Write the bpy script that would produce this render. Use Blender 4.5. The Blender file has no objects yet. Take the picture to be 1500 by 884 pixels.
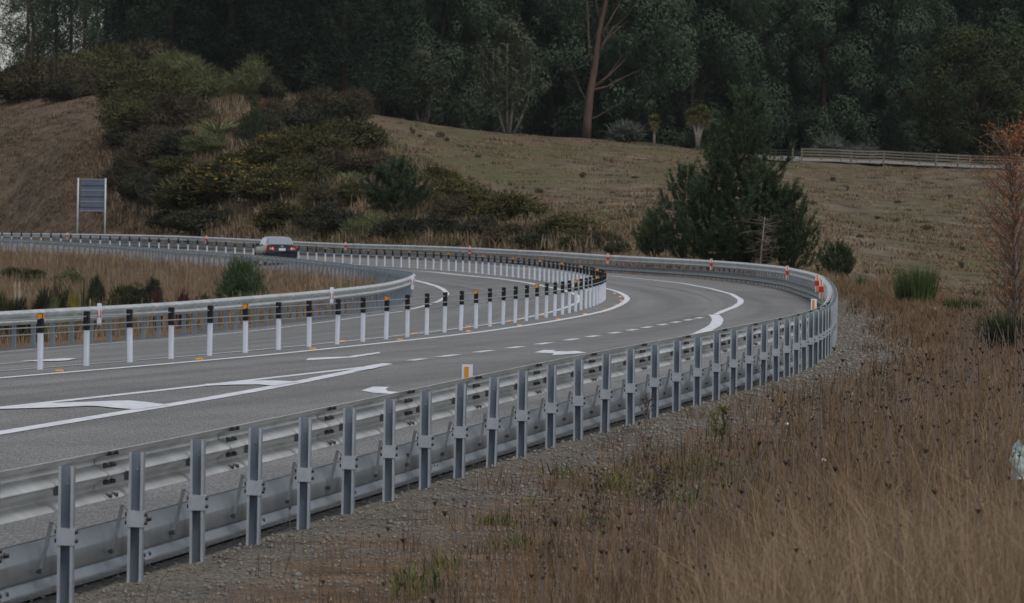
import bpy, math, random
import numpy as np
from mathutils import Vector, Matrix
random.seed(7)
RNG = np.random.default_rng(11)
S = bpy.context.scene
COL = S.collection
PI = math.pi

# ------------------------------------------------------------------ camera
F_PX, W_PX, H_PX = 9300.0, 1500.0, 884.0
CAM = np.array([0.0, 0.0, 2.0])
PITCH, ROLL = math.atan(0.01247), math.atan(0.016)
_R0 = np.array([1., 0, 0]); _U0 = np.array([0, math.sin(PITCH), math.cos(PITCH)])
FWD = np.array([0, math.cos(PITCH), -math.sin(PITCH)])
RGT = math.cos(ROLL) * _R0 + math.sin(ROLL) * _U0
UPV = -math.sin(ROLL) * _R0 + math.cos(ROLL) * _U0

def ray(px, py):
    return FWD + (px - 750) / F_PX * RGT + (442 - py) / F_PX * UPV

def unproj(px, py, z=0.0):
    r = ray(px, py)
    return CAM + r * ((z - CAM[2]) / r[2])

def proj(p):
    q = np.asarray(p, float) - CAM
    d = q @ FWD
    return 750 + F_PX * (q @ RGT) / d, 442 - F_PX * (q @ UPV) / d

cd = bpy.data.cameras.new('camera'); cam = bpy.data.objects.new('camera', cd); COL.objects.link(cam)
cd.sensor_fit = 'HORIZONTAL'; cd.sensor_width = 36.0; cd.lens = F_PX / W_PX * 36.0
cd.clip_start = 1.0; cd.clip_end = 20000.0
M = Matrix(((RGT[0], UPV[0], -FWD[0]), (RGT[1], UPV[1], -FWD[1]), (RGT[2], UPV[2], -FWD[2])))
cam.matrix_world = Matrix.Translation(Vector(CAM)) @ M.to_4x4()
cd.dof.use_dof = True; cd.dof.focus_distance = 64.0; cd.dof.aperture_fstop = 16.0
S.camera = cam

# ------------------------------------------------------------------ materials
def mat(name, col, rough=0.8, metal=0.0, col2=None, scale=1.0, detail=4.0, bump=0.0, bscale=20.0, spec=0.3, rnd=0.0, contrast=0.25, coords='world', stretch=None, distort=0.0, transl=0.0):
    m = bpy.data.materials.new(name); m.use_nodes = True
    nt = m.node_tree; N = nt.nodes; L = nt.links
    b = N['Principled BSDF']
    b.inputs['Roughness'].default_value = rough; b.inputs['Metallic'].default_value = metal
    b.inputs['Specular IOR Level'].default_value = spec
    b.inputs['Base Color'].default_value = (*col, 1)
    co = None
    if col2 is not None or bump:
        if coords == 'world':
            g = N.new('ShaderNodeNewGeometry'); co = g.outputs['Position']
        else:
            g = N.new('ShaderNodeTexCoord'); co = g.outputs['Object']
        if stretch:
            mp = N.new('ShaderNodeMapping'); mp.inputs['Scale'].default_value = stretch
            L.new(co, mp.inputs['Vector']); co = mp.outputs['Vector']
    out = None
    if col2 is not None:
        n = N.new('ShaderNodeTexNoise'); n.inputs['Scale'].default_value = scale; n.inputs['Detail'].default_value = detail
        n.inputs['Distortion'].default_value = distort
        L.new(co, n.inputs['Vector'])
        r = N.new('ShaderNodeMapRange'); r.inputs['From Min'].default_value = 0.5 - contrast; r.inputs['From Max'].default_value = 0.5 + contrast
        L.new(n.outputs['Fac'], r.inputs['Value'])
        mx = N.new('ShaderNodeMix'); mx.data_type = 'RGBA'
        mx.inputs['A'].default_value = (*col, 1); mx.inputs['B'].default_value = (*col2, 1)
        L.new(r.outputs['Result'], mx.inputs['Factor']); out = mx.outputs['Result']
    if rnd:
        if out is None:
            c = N.new('ShaderNodeRGB'); c.outputs[0].default_value = (*col, 1); out = c.outputs[0]
        oi = N.new('ShaderNodeObjectInfo')
        r2 = N.new('ShaderNodeMapRange'); r2.inputs['To Min'].default_value = 1 - rnd; r2.inputs['To Max'].default_value = 1 + rnd
        L.new(oi.outputs['Random'], r2.inputs['Value'])
        hs = N.new('ShaderNodeHueSaturation'); L.new(r2.outputs['Result'], hs.inputs['Value']); L.new(out, hs.inputs['Color'])
        out = hs.outputs['Color']
    if out is not None: L.new(out, b.inputs['Base Color'])
    if bump:
        n2 = N.new('ShaderNodeTexNoise'); n2.inputs['Scale'].default_value = bscale; n2.inputs['Detail'].default_value = 5
        L.new(co, n2.inputs['Vector'])
        bp = N.new('ShaderNodeBump'); bp.inputs['Strength'].default_value = bump; bp.inputs['Distance'].default_value = 0.05
        L.new(n2.outputs['Fac'], bp.inputs['Height']); L.new(bp.outputs['Normal'], b.inputs['Normal'])
    if transl:
        b.inputs['Transmission Weight'].default_value = 0.0
        t = N.new('ShaderNodeBsdfTranslucent'); ms = N.new('ShaderNodeMixShader'); ms.inputs[0].default_value = transl
        if out is not None: L.new(out, t.inputs['Color'])
        else: t.inputs['Color'].default_value = (*col, 1)
        L.new(b.outputs[0], ms.inputs[1]); L.new(t.outputs[0], ms.inputs[2])
        L.new(ms.outputs[0], N['Material Output'].inputs['Surface'])
    return m

MT = {}
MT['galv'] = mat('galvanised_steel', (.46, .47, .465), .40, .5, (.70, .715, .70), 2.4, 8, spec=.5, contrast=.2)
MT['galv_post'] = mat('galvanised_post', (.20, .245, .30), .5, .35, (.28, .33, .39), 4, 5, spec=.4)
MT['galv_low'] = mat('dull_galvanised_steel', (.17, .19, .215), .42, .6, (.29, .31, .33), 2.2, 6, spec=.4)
MT['galv_dark'] = mat('weathered_steel', (.06, .065, .075), .6, .4, (.11, .12, .13), 9, 5, spec=.4)
MT['bolt'] = mat('bolt_steel', (.06, .06, .065), .5, .5, spec=.4)
MT['galv_plate_and_lit_lip'] = mat('zinc_plate_and_lit_lip', (.40, .43, .47), .5, .3, (.52, .55, .59), 14, 6)
MT['white_plastic'] = mat('white_plastic', (.66, .70, .79), .55, 0, (.75, .78, .86), 6, 4, spec=.35, rnd=.05)
MT['black_plastic'] = mat('black_plastic', (.012, .013, .017), .6, spec=.3)
MT['orange_refl'] = mat('orange_reflector', (.72, .27, .01), .35, spec=.5)
MT['red_refl'] = mat('red_reflector', (.55, .012, .015), .35, spec=.5)
MT['cable'] = mat('steel_cable', (.34, .34, .33), .45, .6)
MT['paint'] = mat('road_paint', (.74, .76, .81), .7, 0, (.50, .515, .55), 7, 8, spec=.25, contrast=.16)
MT['ghost'] = mat('worn_paint', (.215, .213, .21), .85, 0, (.16, .158, .155), 20, 5)
MT['wood'] = mat('weathered_wood', (.22, .19, .15), .9, 0, (.14, .125, .1), 8, 5)
MT['bark_gum'] = mat('gum_bark', (.165, .105, .078), .85, 0, (.085, .062, .052), 1.2, 5, stretch=(2, 2, .25), bump=.3, bscale=3)
MT['bark_dark'] = mat('dark_bark', (.085, .065, .052), .9, 0, (.05, .04, .034), 2, 5)
MT['bark_pale'] = mat('pale_bark', (.34, .31, .27), .85, 0, (.12, .1, .09), 3, 4, stretch=(1, 1, 3))
MT['rust_twig'] = mat('reddish_twig', (.17, .105, .08), .85)
MT['twig'] = mat('dry_twig', (.17, .13, .115), .9)
def leaf(name, a, b, scale=.35, rnd=.18, tr=.10):
    return mat(name, a, .85, 0, b, scale, 3, spec=.12, rnd=rnd, contrast=.22, transl=tr)
MT['gum'] = leaf('gum_leaves', (.054, .080, .052), (.092, .124, .082))
MT['gum_young'] = leaf('young_gum_leaves', (.052, .066, .044), (.092, .104, .066))
MT['pine'] = leaf('pine_needles', (.044, .068, .036), (.085, .115, .058), .7)
MT['pine_and_wood_shade'] = leaf('dark_pine_and_wood_shade', (.018, .031, .022), (.038, .056, .036), .3)
MT['pine_tip'] = leaf('pine_tip', (.08, .115, .055), (.13, .16, .075), .5)
MT['wattle'] = leaf('wattle_leaves', (.034, .047, .022), (.070, .084, .035), .4)
MT['gorse'] = leaf('gorse_leaves', (.041, .048, .022), (.096, .088, .038), .9)
MT['gorse_brown'] = leaf('brown_gorse', (.058, .052, .032), (.102, .084, .049), .9)
MT['gorse_dark'] = leaf('dark_scrub', (.028, .032, .022), (.062, .062, .038), .6)
MT['broom'] = leaf('broom_stems', (.045, .075, .026), (.10, .135, .05), .8)
MT['broom_dark'] = leaf('dark_broom_stems', (.03, .045, .02), (.06, .08, .035), .8)
MT['olive'] = leaf('olive_leaves', (.090, .105, .045), (.15, .16, .075), .8)
MT['silver'] = leaf('silver_leaves', (.095, .11, .088), (.15, .165, .135), .8)
MT['flower'] = mat('gorse_flower', (.42, .26, .02), .7, transl=.2)
MT['yellow_leaf'] = leaf('yellow_shrub', (.22, .19, .04), (.34, .27, .05), 1.5)
MT['red_leaf'] = leaf('red_shrub', (.05, .022, .022), (.09, .035, .035), 1.5)
MT['rust_leaf'] = leaf('rusty_leaf', (.15, .055, .03), (.22, .09, .04), 1.5)
MT['birch_leaf'] = leaf('birch_leaf', (.36, .125, .035), (.46, .19, .06), 1.2)
MT['cabbage'] = leaf('cabbage_leaf', (.125, .135, .05), (.21, .20, .08), 2)
MT['flax'] = leaf('flax_leaf', (.15, .18, .085), (.26, .29, .14), 2)
MT['dead_leaf'] = leaf('dead_leaf', (.24, .18, .10), (.32, .24, .14), 2)
MT['grass_dry'] = leaf('dry_grass', (.235, .165, .102), (.345, .25, .16), .5, 0, .3)
MT['grass_mid'] = leaf('island_grass', (.225, .170, .118), (.33, .26, .185), .3, 0, .2)
MT['grass_pale'] = leaf('pale_grass', (.30, .215, .135), (.40, .305, .20), .8, 0, .3)
MT['grass_red'] = leaf('russet_grass', (.185, .116, .070), (.265, .172, .105), .6, 0, .3)
MT['grass_green'] = leaf('green_grass', (.10, .115, .035), (.18, .19, .06), 1, 0, .3)
MT['seed'] = mat('seed_head', (.055, .04, .035), .9)
MT['plume'] = leaf('plume', (.5, .43, .33), (.6, .53, .42), 3)

# ------------------------------------------------------------------ mesh helpers
def mesh_np(name, V, F, mats, mi=None, smooth=False):
    me = bpy.data.meshes.new(name)
    V = np.ascontiguousarray(V, np.float32); n = len(V)
    Fs = F if isinstance(F, list) else [F]
    me.vertices.add(n); me.vertices.foreach_set('co', V.ravel())
    loops = np.concatenate([f.ravel() for f in Fs]).astype(np.int32)
    tot = np.concatenate([np.full(len(f), f.shape[1], np.int32) for f in Fs])
    st = np.concatenate([[0], np.cumsum(tot)[:-1]]).astype(np.int32)
    me.loops.add(len(loops)); me.loops.foreach_set('vertex_index', loops)
    me.polygons.add(len(tot)); me.polygons.foreach_set('loop_start', st)
    try: me.polygons.foreach_set('loop_total', tot)
    except Exception: pass
    if mi is not None: me.polygons.foreach_set('material_index', np.asarray(mi, np.int32))
    if smooth: me.polygons.foreach_set('use_smooth', np.ones(len(tot), bool))
    for m in mats: me.materials.append(m)
    me.update(calc_edges=True); me.validate()
    return me

class MB:
    def __init__(s): s.v = []; s.f = []; s.m = []
    def add(s, vs, fs, m=0):
        o = len(s.v); s.v += [tuple(map(float, v)) for v in vs]
        s.f += [tuple(i + o for i in f) for f in fs]; s.m += [m] * len(fs)
    def box(s, c, d, m=0, rz=0.0, bev=0.0):
        x, y, z = [k / 2 for k in d]
        if bev > 0:
            b = min(bev, x * .9, y * .9)
            pts = [(-x + b, -y), (x - b, -y), (x, -y + b), (x, y - b), (x - b, y), (-x + b, y), (-x, y - b), (-x, -y + b)]
        else: pts = [(-x, -y), (x, -y), (x, y), (-x, y)]
        n = len(pts); cs, sn = math.cos(rz), math.sin(rz)
        r = lambda p, q: (c[0] + p[0] * cs - p[1] * sn, c[1] + p[0] * sn + p[1] * cs, c[2] + q)
        vs = [r(p, -z) for p in pts] + [r(p, z) for p in pts]
        fs = [tuple(range(n - 1, -1, -1)), tuple(range(n, 2 * n))] + [(i, (i + 1) % n, n + (i + 1) % n, n + i) for i in range(n)]
        s.add(vs, fs, m)
    def prism(s, poly, z0, z1, m=0, fn=None):
        n = len(poly); vs = [(p[0], p[1], z0) for p in poly] + [(p[0], p[1], z1) for p in poly]
        if fn: vs = [fn(v) for v in vs]
        s.add(vs, [tuple(range(n - 1, -1, -1)), tuple(range(n, 2 * n))] + [(i, (i + 1) % n, n + (i + 1) % n, n + i) for i in range(n)], m)
    def tube(s, pts, rad, n=6, m=0, cap=True):
        pts = [np.asarray(p, float) for p in pts]; k = len(pts)
        rads = rad if hasattr(rad, '__len__') else [rad] * k
        vs = []
        ref = np.array([0.31, 0.17, 0.93])
        t0 = pts[1] - pts[0]
        if abs(t0 @ ref) > .9 * np.linalg.norm(t0): ref = np.array([1., 0.1, 0])
        for i in range(k):
            t = pts[min(i + 1, k - 1)] - pts[max(i - 1, 0)]; t = t / (np.linalg.norm(t) + 1e-9)
            a = np.cross(t, ref); a /= np.linalg.norm(a) + 1e-9; b = np.cross(t, a)
            for j in range(n):
                an = 2 * PI * j / n; vs.append(pts[i] + rads[i] * (a * math.cos(an) + b * math.sin(an)))
        fs = [(i * n + j, i * n + (j + 1) % n, (i + 1) * n + (j + 1) % n, (i + 1) * n + j) for i in range(k - 1) for j in range(n)]
        if cap: fs += [tuple(range(n - 1, -1, -1)), tuple((k - 1) * n + j for j in range(n))]
        s.add(vs, fs, m)
    def loft(s, rings, m=0, closed=True, cap=True):
        k = len(rings); n = len(rings[0]); vs = [p for r in rings for p in r]
        fs = []
        for i in range(k - 1):
            for j in range(n if closed else n - 1):
                fs.append((i * n + j, i * n + (j + 1) % n, (i + 1) * n + (j + 1) % n, (i + 1) * n + j))
        if cap and closed: fs += [tuple(range(n - 1, -1, -1)), tuple((k - 1) * n + j for j in range(n))]
        s.add(vs, fs, m)
    def mesh(s, name, mats, smooth=False):
        me = bpy.data.meshes.new(name); me.from_pydata(s.v, [], s.f)
        for m in (mats if isinstance(mats, (list, tuple)) else [mats]): me.materials.append(m)
        me.polygons.foreach_set('material_index', np.asarray(s.m, np.int32))
        if smooth: me.polygons.foreach_set('use_smooth', np.ones(len(s.f), bool))
        me.update(); return me
    def build(s, name, mats, parent=None, smooth=False):
        return obj(name, s.mesh(name, mats, smooth), parent)

def obj(name, me, parent=None, loc=None, rz=None):
    o = bpy.data.objects.new(name, me); COL.objects.link(o)
    if parent is not None: o.parent = parent
    if loc is not None: o.location = loc
    if rz is not None: o.rotation_euler = (0, 0, rz)
    return o
def tag(o, label, cat, group=None):
    o['label'] = label; o['category'] = cat
    if group: o['group'] = group
    return o
def empty(name, loc=(0, 0, 0), rz=0.0):
    o = bpy.data.objects.new(name, None); COL.objects.link(o); o.location = loc; o.rotation_euler = (0, 0, rz); o.empty_display_size = .3; return o
def kind(o, k): o['kind'] = k; return o
def copy_tree(o, parent=None):
    c = o.copy(); COL.objects.link(c)
    c.parent = parent
    for ch in KIDS.get(o.name, []): copy_tree(ch, c)
    return c
KIDS = {}

# ------------------------------------------------------------------ curves of the road
def resample(P, step):
    P = np.asarray(P, float); d = np.r_[0, np.cumsum(np.linalg.norm(np.diff(P, axis=0), axis=1))]
    t = np.arange(0, d[-1], step)
    return np.stack([np.interp(t, d, P[:, i]) for i in range(P.shape[1])], 1)
def smooth(P, sig, step):
    k = int(3 * sig / step); g = np.exp(-.5 * (np.arange(-k, k + 1) * step / sig) ** 2); g /= g.sum()
    a = 2 * P[0] - P[k:0:-1]; b = 2 * P[-1] - P[-2:-k - 2:-1]
    Q = np.r_[a, P, b]
    return np.stack([np.convolve(Q[:, i], g, 'valid') for i in range(P.shape[1])], 1)
def path(pix, z0, ext0, ext1, sig=5.0, step=.5, zt=0.0, more=None):
    """pix rows: x, y, z of the ground there; the pixel shows a point zt above it."""
    W = np.array([np.r_[unproj(a, b, z + zt)[:2], z] for a, b, z in pix])
    if more is not None: W = np.r_[W, more]
    t0 = W[0] - W[1] if len(W) < 4 else W[0] - W[3]; t0[2] = 0; t0 /= np.linalg.norm(t0)
    t1 = W[-1] - W[-3]; t1[2] = 0; t1 /= np.linalg.norm(t1)
    W = np.r_[[W[0] + t0 * ext0], W, [W[-1] + t1 * ext1]]
    return smooth(resample(W, step), sig, step)
def tangents(P):
    T = np.gradient(P[:, :2], axis=0); return T / np.linalg.norm(T, axis=1)[:, None]
def arclen(P): return np.r_[0, np.cumsum(np.linalg.norm(np.diff(P[:, :2], axis=0), axis=1))]

wire_pix = [(60,541.5,0),(125,536,0),(189,530.5,0),(247,526.5,0),(301.5,522,0),(352,517.5,0),(400.5,513.5,0),(443,509.5,0),(484,506,0),(523.5,502.3,0),(558.5,498.3,0),(591,494.7,0),(620,491.3,0),(647.7,488,0),(674,484.8,0),(697.5,481.3,0),(740,475.2,0),(774,470.2,0),(802,465.6,0),(827,460.5,0),(845.6,456.5,0),(859,452.7,0),(870.4,448.7,0),(880,444.8,0),(886,441,0),(888.2,437,0),(884,433.5,0),(877,431,0),(856,424.6,0),(827,418,0),(796.5,412.3,0),(762,407.6,0),(726,403.5,0)]
# beyond the bend the posts stand 2.5 m apart: walk from post to post along their sight lines
_px = [717.3,708.5,698.9,689.6,680.5,670.4,660,648.8,636.5,625,613.3,601.3,589.3,577.3,565.3,552.8,540.8,528.8,516.5,504,491.2,478,465,452,438.8,425.6,412.4,399.2,386,372.8,359,345.6,332,318.4,304.8,291,277,262.5,248,233.6,219.6,205.6,191,176.5,162.4,148,133.6,119,104.8,90,76,61,46.6,32.3,17.6,3.5]
_p = unproj(726, 403.5, 0)[:2]; WFAR = []
for _x in _px:
    _r = ray(_x, 330)[:2]; _r = _r / np.linalg.norm(_r); _b = _p @ _r; _q = max(0., _b * _b - (_p @ _p - 6.25)); _p = _r * (_b + math.sqrt(_q))
    WFAR.append([_p[0], _p[1], np.interp(-_x, [-727, -560, -491, -372, -248, -3], [0, 0, -.04, .05, .14, .25])])
WFAR = np.array(WFAR)
WIRE = path(wire_pix, 0, 75, 70, sig=5.0, more=WFAR)
outer_pix = [(100,683.5,-.05),(190,664.5,-.04),(279,645.2,-.03),(359,628.5,-.02),(438,613,-.01),(505,599,0),(570,585,0),(623,572.9,.01),(675.5,561.6,.02),(725,551,.03),(771,541.5,.04),(814,532.2,.05),(854.3,524.2,.06),(892.5,517.2,.07),(928,510.8,.08),(961,504.5,.09),(992.6,498.4,.10),(1021.3,493,.11),(1050,488,.12),(1073.8,483.6,.12),(1097.4,478.8,.12),(1116,475.6,.13),(1134.3,472.6,.13),(1149.4,469,.14),(1163.9,465.3,.14),(1176.3,462.2,.14),(1187.5,459.2,.14),(1199,455.8,.13),(1210,451.5,.12),(1217,447,.11),(1222,440,.09),(1224.3,430,.06),(1221,418.5,.03),(1208,405,.0),(1190,399.5,-.02),(1152,391.5,-.05),(1100,386.3,-.07),(1040,382,-.08),(960,378,-.08),(888,374.4,-.04),(800,368.7,-.02),(720,365,0),(656,361.8,0),(580,359.6,0),(500,357.6,-.01),(420,353.7,.06),(330,349.0,.14),(250,345.6,.2),(130,343.4,.14),(0,342,.05)]
OUTER = path(outer_pix, 0, 26, 80, sig=4.0, zt=.725)
inner_pix = [(0,457.5,-.55),(100,452,-.54),(240,444.8,-.52),(304,439.5,-.52),(368,434.4,-.51),(416,430.9,-.5),(477,425.6,-.5),(528,420,-.48),(560,416,-.47),(584,410.4,-.46),(600,405,-.45),(604,400.5,-.45),(595,398.7,-.48),(584,397.3,-.51),(568,395.2,-.54),(544,392,-.55),(512,387.6,-.53),(480,384.2,-.50),(448,380.9,-.47),(416,377.8,-.445),(381,374.9,-.42),(344,372.3,-.39),(304,369.6,-.365),(272,367.6,-.345),(240,365.2,-.325),(208,362.6,-.305),(144,357.8,-.24),(80,353.6,-.17),(16,350,-.11)]
INNER = path(inner_pix, 0, 110, 60, sig=3.5, zt=.73)
WT = tangents(WIRE); WN = np.stack([WT[:, 1], -WT[:, 0]], 1); WS = arclen(WIRE)

def cross_d(C):
    """signed offset along the wire's normal at which curve C is met, per wire sample"""
    D = np.full(len(WIRE), np.nan)
    for i in range(len(WIRE)):
        q = C[:, :2] - WIRE[i, :2]; a = q @ WT[i]; d = q @ WN[i]
        k = np.where((a[:-1] * a[1:] <= 0) & (np.abs(d[:-1]) < 40))[0]
        if len(k):
            k = k[np.argmin(np.abs(d[k]))]; f = a[k] / (a[k] - a[k + 1] + 1e-12)
            D[i] = d[k] + f * (d[k + 1] - d[k])
    ok = ~np.isnan(D)
    D = np.interp(WS, WS[ok], D[ok])
    k = 12; g = np.ones(2 * k + 1) / (2 * k + 1)
    return np.convolve(np.r_[np.full(k, D[0]), D, np.full(k, D[-1])], g, 'valid')
D_OUT = cross_d(OUTER); D_IN = cross_d(INNER)
def zmap(C, D):
    Z = np.empty(len(WIRE))
    for i in range(len(WIRE)):
        p = WIRE[i, :2] + WN[i] * D[i]
        Z[i] = C[np.argmin(((C[:, :2] - p) ** 2).sum(1)), 2]
    return Z
Z_OUT = zmap(OUTER, D_OUT); Z_IN = zmap(INNER, D_IN)

def road_z_sd(i, d):
    z = WIRE[i, 2]
    to = np.clip(d / np.maximum(D_OUT[i], 1), 0, 1.6); ti = np.clip(d / np.minimum(D_IN[i], -1), 0, 1.6)
    return np.where(d >= 0, z + (Z_OUT[i] - z) * np.minimum(to, 1), z + (Z_IN[i] - z) * np.minimum(ti, 1))

def near_idx(C, XY, chunk=4000, every=1):
    P = C[::every, :2]; out = np.empty(len(XY), int)
    for a in range(0, len(XY), chunk):
        b = XY[a:a + chunk]
        out[a:a + chunk] = np.argmin((P[:, 0][None] - b[:, 0][:, None]) ** 2 + (P[:, 1][None] - b[:, 1][:, None]) ** 2, 1)
    return out * every
def signed(C, XY):
    """distance to C, positive on the outer (right hand) side"""
    i = near_idx(C, XY); T = tangents(C)[i]; q = XY - C[i, :2]
    s = q[:, 0] * T[:, 1] - q[:, 1] * T[:, 0]
    return np.linalg.norm(q, axis=1) * np.sign(s), i

def road_z(x, y):
    XY = np.array([[x, y]]); d, i = signed(WIRE, XY)
    return float(road_z_sd(i, d)[0])
_YS = np.r_[np.arange(30., 150., .5), np.arange(150., 460., 1.)]
def on_road(px, py, z=0.0):
    """where the sight line of a photo pixel meets the road surface"""
    r = ray(px, py); P = CAM + r * (_YS / r[1])[:, None]; d, i = signed(WIRE, P[:, :2]); h = road_z_sd(i, d) - P[:, 2]
    k = int(np.argmax(h >= 0)) if (h >= 0).any() else len(h) - 1; k = max(k, 1); f = h[k - 1] / (h[k - 1] - h[k] + 1e-12)
    p = P[k - 1] + (P[k] - P[k - 1]) * f; return np.array([p[0], p[1], p[2]])

# ------------------------------------------------------------------ terrain
def hp(px, py, Y):
    r = ray(px, py); return CAM + r * (Y / r[1])
TP = []
def colpts(px, rows):
    for py, Y in rows: TP.append(hp(px, py, Y))
colpts(-250, [(330, 520), (210, 560), (195, 585), (150, 620), (130, 680), (150, 800)])
colpts(0, [(338, 478), (262, 492), (206, 503), (200, 511), (160, 535), (135, 575), (130, 640), (150, 800)])
colpts(110, [(338, 455), (262, 468), (205, 480), (198, 489), (155, 515), (128, 560), (125, 640), (145, 800)])
colpts(200, [(338, 437), (275, 450), (210, 470), (160, 500), (125, 545), (120, 640), (140, 800)])
colpts(400, [(338, 396), (265, 420), (205, 450), (168, 485), (150, 525), (150, 640), (165, 800)])
colpts(530, [(343, 365), (285, 400), (232, 445), (192, 505), (166, 565), (172, 640), (185, 800)])
colpts(700, [(358, 350), (305, 390), (252, 445), (212, 530), (193, 590), (198, 660), (205, 800)])
colpts(900, [(366, 300), (330, 350), (280, 430), (230, 535), (207, 595), (213, 660), (220, 800)])
colpts(1100, [(392, 245), (355, 290), (320, 350), (280, 440), (246, 540), (226, 605), (232, 670), (235, 800)])
colpts(1300, [(432, 258), (385, 315), (335, 390), (285, 480), (250, 570), (236, 605), (243, 660), (246, 800)])
colpts(1460, [(455, 250), (405, 310), (352, 375), (302, 455), (264, 555), (246, 605), (252, 660), (256, 800)])
colpts(1750, [(470, 250), (420, 310), (365, 375), (315, 455), (275, 555), (258, 605), (264, 660), (266, 800)])
for p in [(0, -10, .35), (-2.2, 12, .12), (2, 12, .38), (5, 12, .3), (1.8, 25, .34), (3.2, 40, .22), (4, 40, .2), (9, 40, -.6), (6, 65, .05), (10, 65, -1.4), (20, 40, -3.5), (20, 65, -4), (8.3, 95, -.25), (12, 95, -2.2), (24, 95, -4.2), (10.0, 140, -.3), (14.5, 140, -2.4), (22, 140, -3.6), (12.5, 178, -.4), (17, 185, -1.9), (27, 185, -2.8), (12, 215, -.2)]:
    TP.append(np.array(p, float))
TP = np.array(TP)
def _tps_fit(P, lam=.4):
    sc = np.array([1 / 12., 1 / 60.]); A = P[:, :2] * sc; n = len(A)
    r2 = ((A[:, None] - A[None]) ** 2).sum(2); K = .5 * r2 * np.log(r2 + 1e-9)
    Q = np.c_[np.ones(n), A]; Mx = np.zeros((n + 3, n + 3)); Mx[:n, :n] = K + lam * .01 * np.eye(n); Mx[:n, n:] = Q; Mx[n:, :n] = Q.T
    w = np.linalg.solve(Mx, np.r_[P[:, 2], 0, 0, 0]); return sc, A, w
_SC, _A, _WT = _tps_fit(TP)
def tps(XY):
    Y = np.clip(XY[:, 1], -10, 800); lim = np.maximum(np.abs(Y), 30) * .115 + 6
    X = np.clip(XY[:, 0], -lim, lim)
    B = np.stack([X, Y], 1) * _SC; out = np.empty(len(B))
    for a in range(0, len(B), 20000):
        b = B[a:a + 20000]; r2 = ((b[:, None] - _A[None]) ** 2).sum(2)
        out[a:a + 20000] = (.5 * r2 * np.log(r2 + 1e-9)) @ _WT[:-3] + _WT[-3] + b @ _WT[-2:]
    return out
def sstep(a, b, x):
    t = np.clip((x - a) / (b - a), 0, 1); return t * t * (3 - 2 * t)
def vnoise(XY, sc, seed):
    """cheap value noise in numpy, -1..1"""
    r = np.random.default_rng(seed); T = r.random((64, 64)) * 2 - 1
    p = XY / sc; i = np.floor(p).astype(int); f = p - i; f = f * f * (3 - 2 * f)
    g = lambda a, b: T[(i[:, 0] + a) % 64, (i[:, 1] + b) % 64]
    return (g(0, 0) * (1 - f[:, 0]) + g(1, 0) * f[:, 0]) * (1 - f[:, 1]) + (g(0, 1) * (1 - f[:, 0]) + g(1, 1) * f[:, 0]) * f[:, 1]
def terrain(XY, full=False):
    XY = np.asarray(XY, float)
    dw, iw = signed(WIRE, XY); zr = road_z_sd(iw, dw)
    do, io = signed(OUTER, XY); di, ii = signed(INNER, XY); di = -di
    far = sstep(170, 235, XY[:, 1])
    e0 = 2.2 * (1 - far) + .8 * far; e1 = 5.5 * (1 - far) + 9 * far
    zo = tps(XY) + .10 * vnoise(XY, 3, 1) + .12 * sstep(250, 330, XY[:, 1]) * vnoise(XY, 6, 2) + .07 * sstep(250, 330, XY[:, 1]) * vnoise(XY, 2.2, 5)
    w = sstep(e0, e1, do)
    z = OUTER[io, 2] * (1 - w) + zo * w
    inside = di > 0
    zin = INNER[ii, 2] - 1.05 * sstep(.6, 9, di) + .12 * sstep(2, 6, di) * vnoise(XY, 4, 3)
    z = np.where(inside, zin, z)
    corr = (do < 0) & (~inside)
    z = np.where(corr, zr - .012 - .06 * sstep(.5, 1.6, np.minimum(-do, -di)), z)
    if full: return z, do, di, dw
    return z
def tz(x, y): return float(terrain([[x, y]])[0])
def ground_px(px, py, y0=60., y1=900., step=1.0):
    r = ray(px, py); Y = np.arange(y0, y1, step); P = CAM[None] + r[None] * (Y / r[1])[:, None]
    h = terrain(P[:, :2]); k = np.where(P[:, 2] <= h)[0]
    if not len(k): return None
    p = P[k[0]]; return np.array([p[0], p[1], h[k[0]]])

tcol = np.unique(np.r_[-3, -1.5, -.8, -.5, -.35, -.25, -.2, np.linspace(-.16, .16, 330), .2, .25, .35, .5, .8, 1.5, 3])
trow = np.r_[-60, -30, -10, 0, np.geomspace(5, 900, 430), 1100, 1500, 2500, 4500, 9000]
TT, RR = np.meshgrid(tcol, trow)
GX = TT * np.maximum(RR, 20); GY = RR + 0 * TT
GXY = np.stack([GX.ravel(), GY.ravel()], 1)
GZ, DO, DI, DW = terrain(GXY, True)
nr, nc = TT.shape
ii = (np.arange(nr - 1)[:, None] * nc + np.arange(nc - 1)[None]).ravel()
GF = np.stack([ii, ii + 1, ii + nc + 1, ii + nc], 1)

# ground cover masks: what grows or lies there
far = sstep(170, 235, GXY[:, 1])
grav = np.where(DO > -1, 1 - sstep(.55, 1.35, DO + .45 * vnoise(GXY, 1.2, 8) + .3 * vnoise(GXY, .4, 9)), 0) * (1 - .6 * far)
grav = np.maximum(grav, np.where((DI > -1), (1 - sstep(.3, .9, DI)), 0) * .8)
PXg = np.array([proj(p) for p in np.c_[GXY, GZ][:0]])
q = np.c_[GXY, GZ] - CAM; dep = np.maximum(q @ FWD, 1); gx = 750 + F_PX * (q @ RGT) / dep; gy = 442 - F_PX * (q @ UPV) / dep
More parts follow.
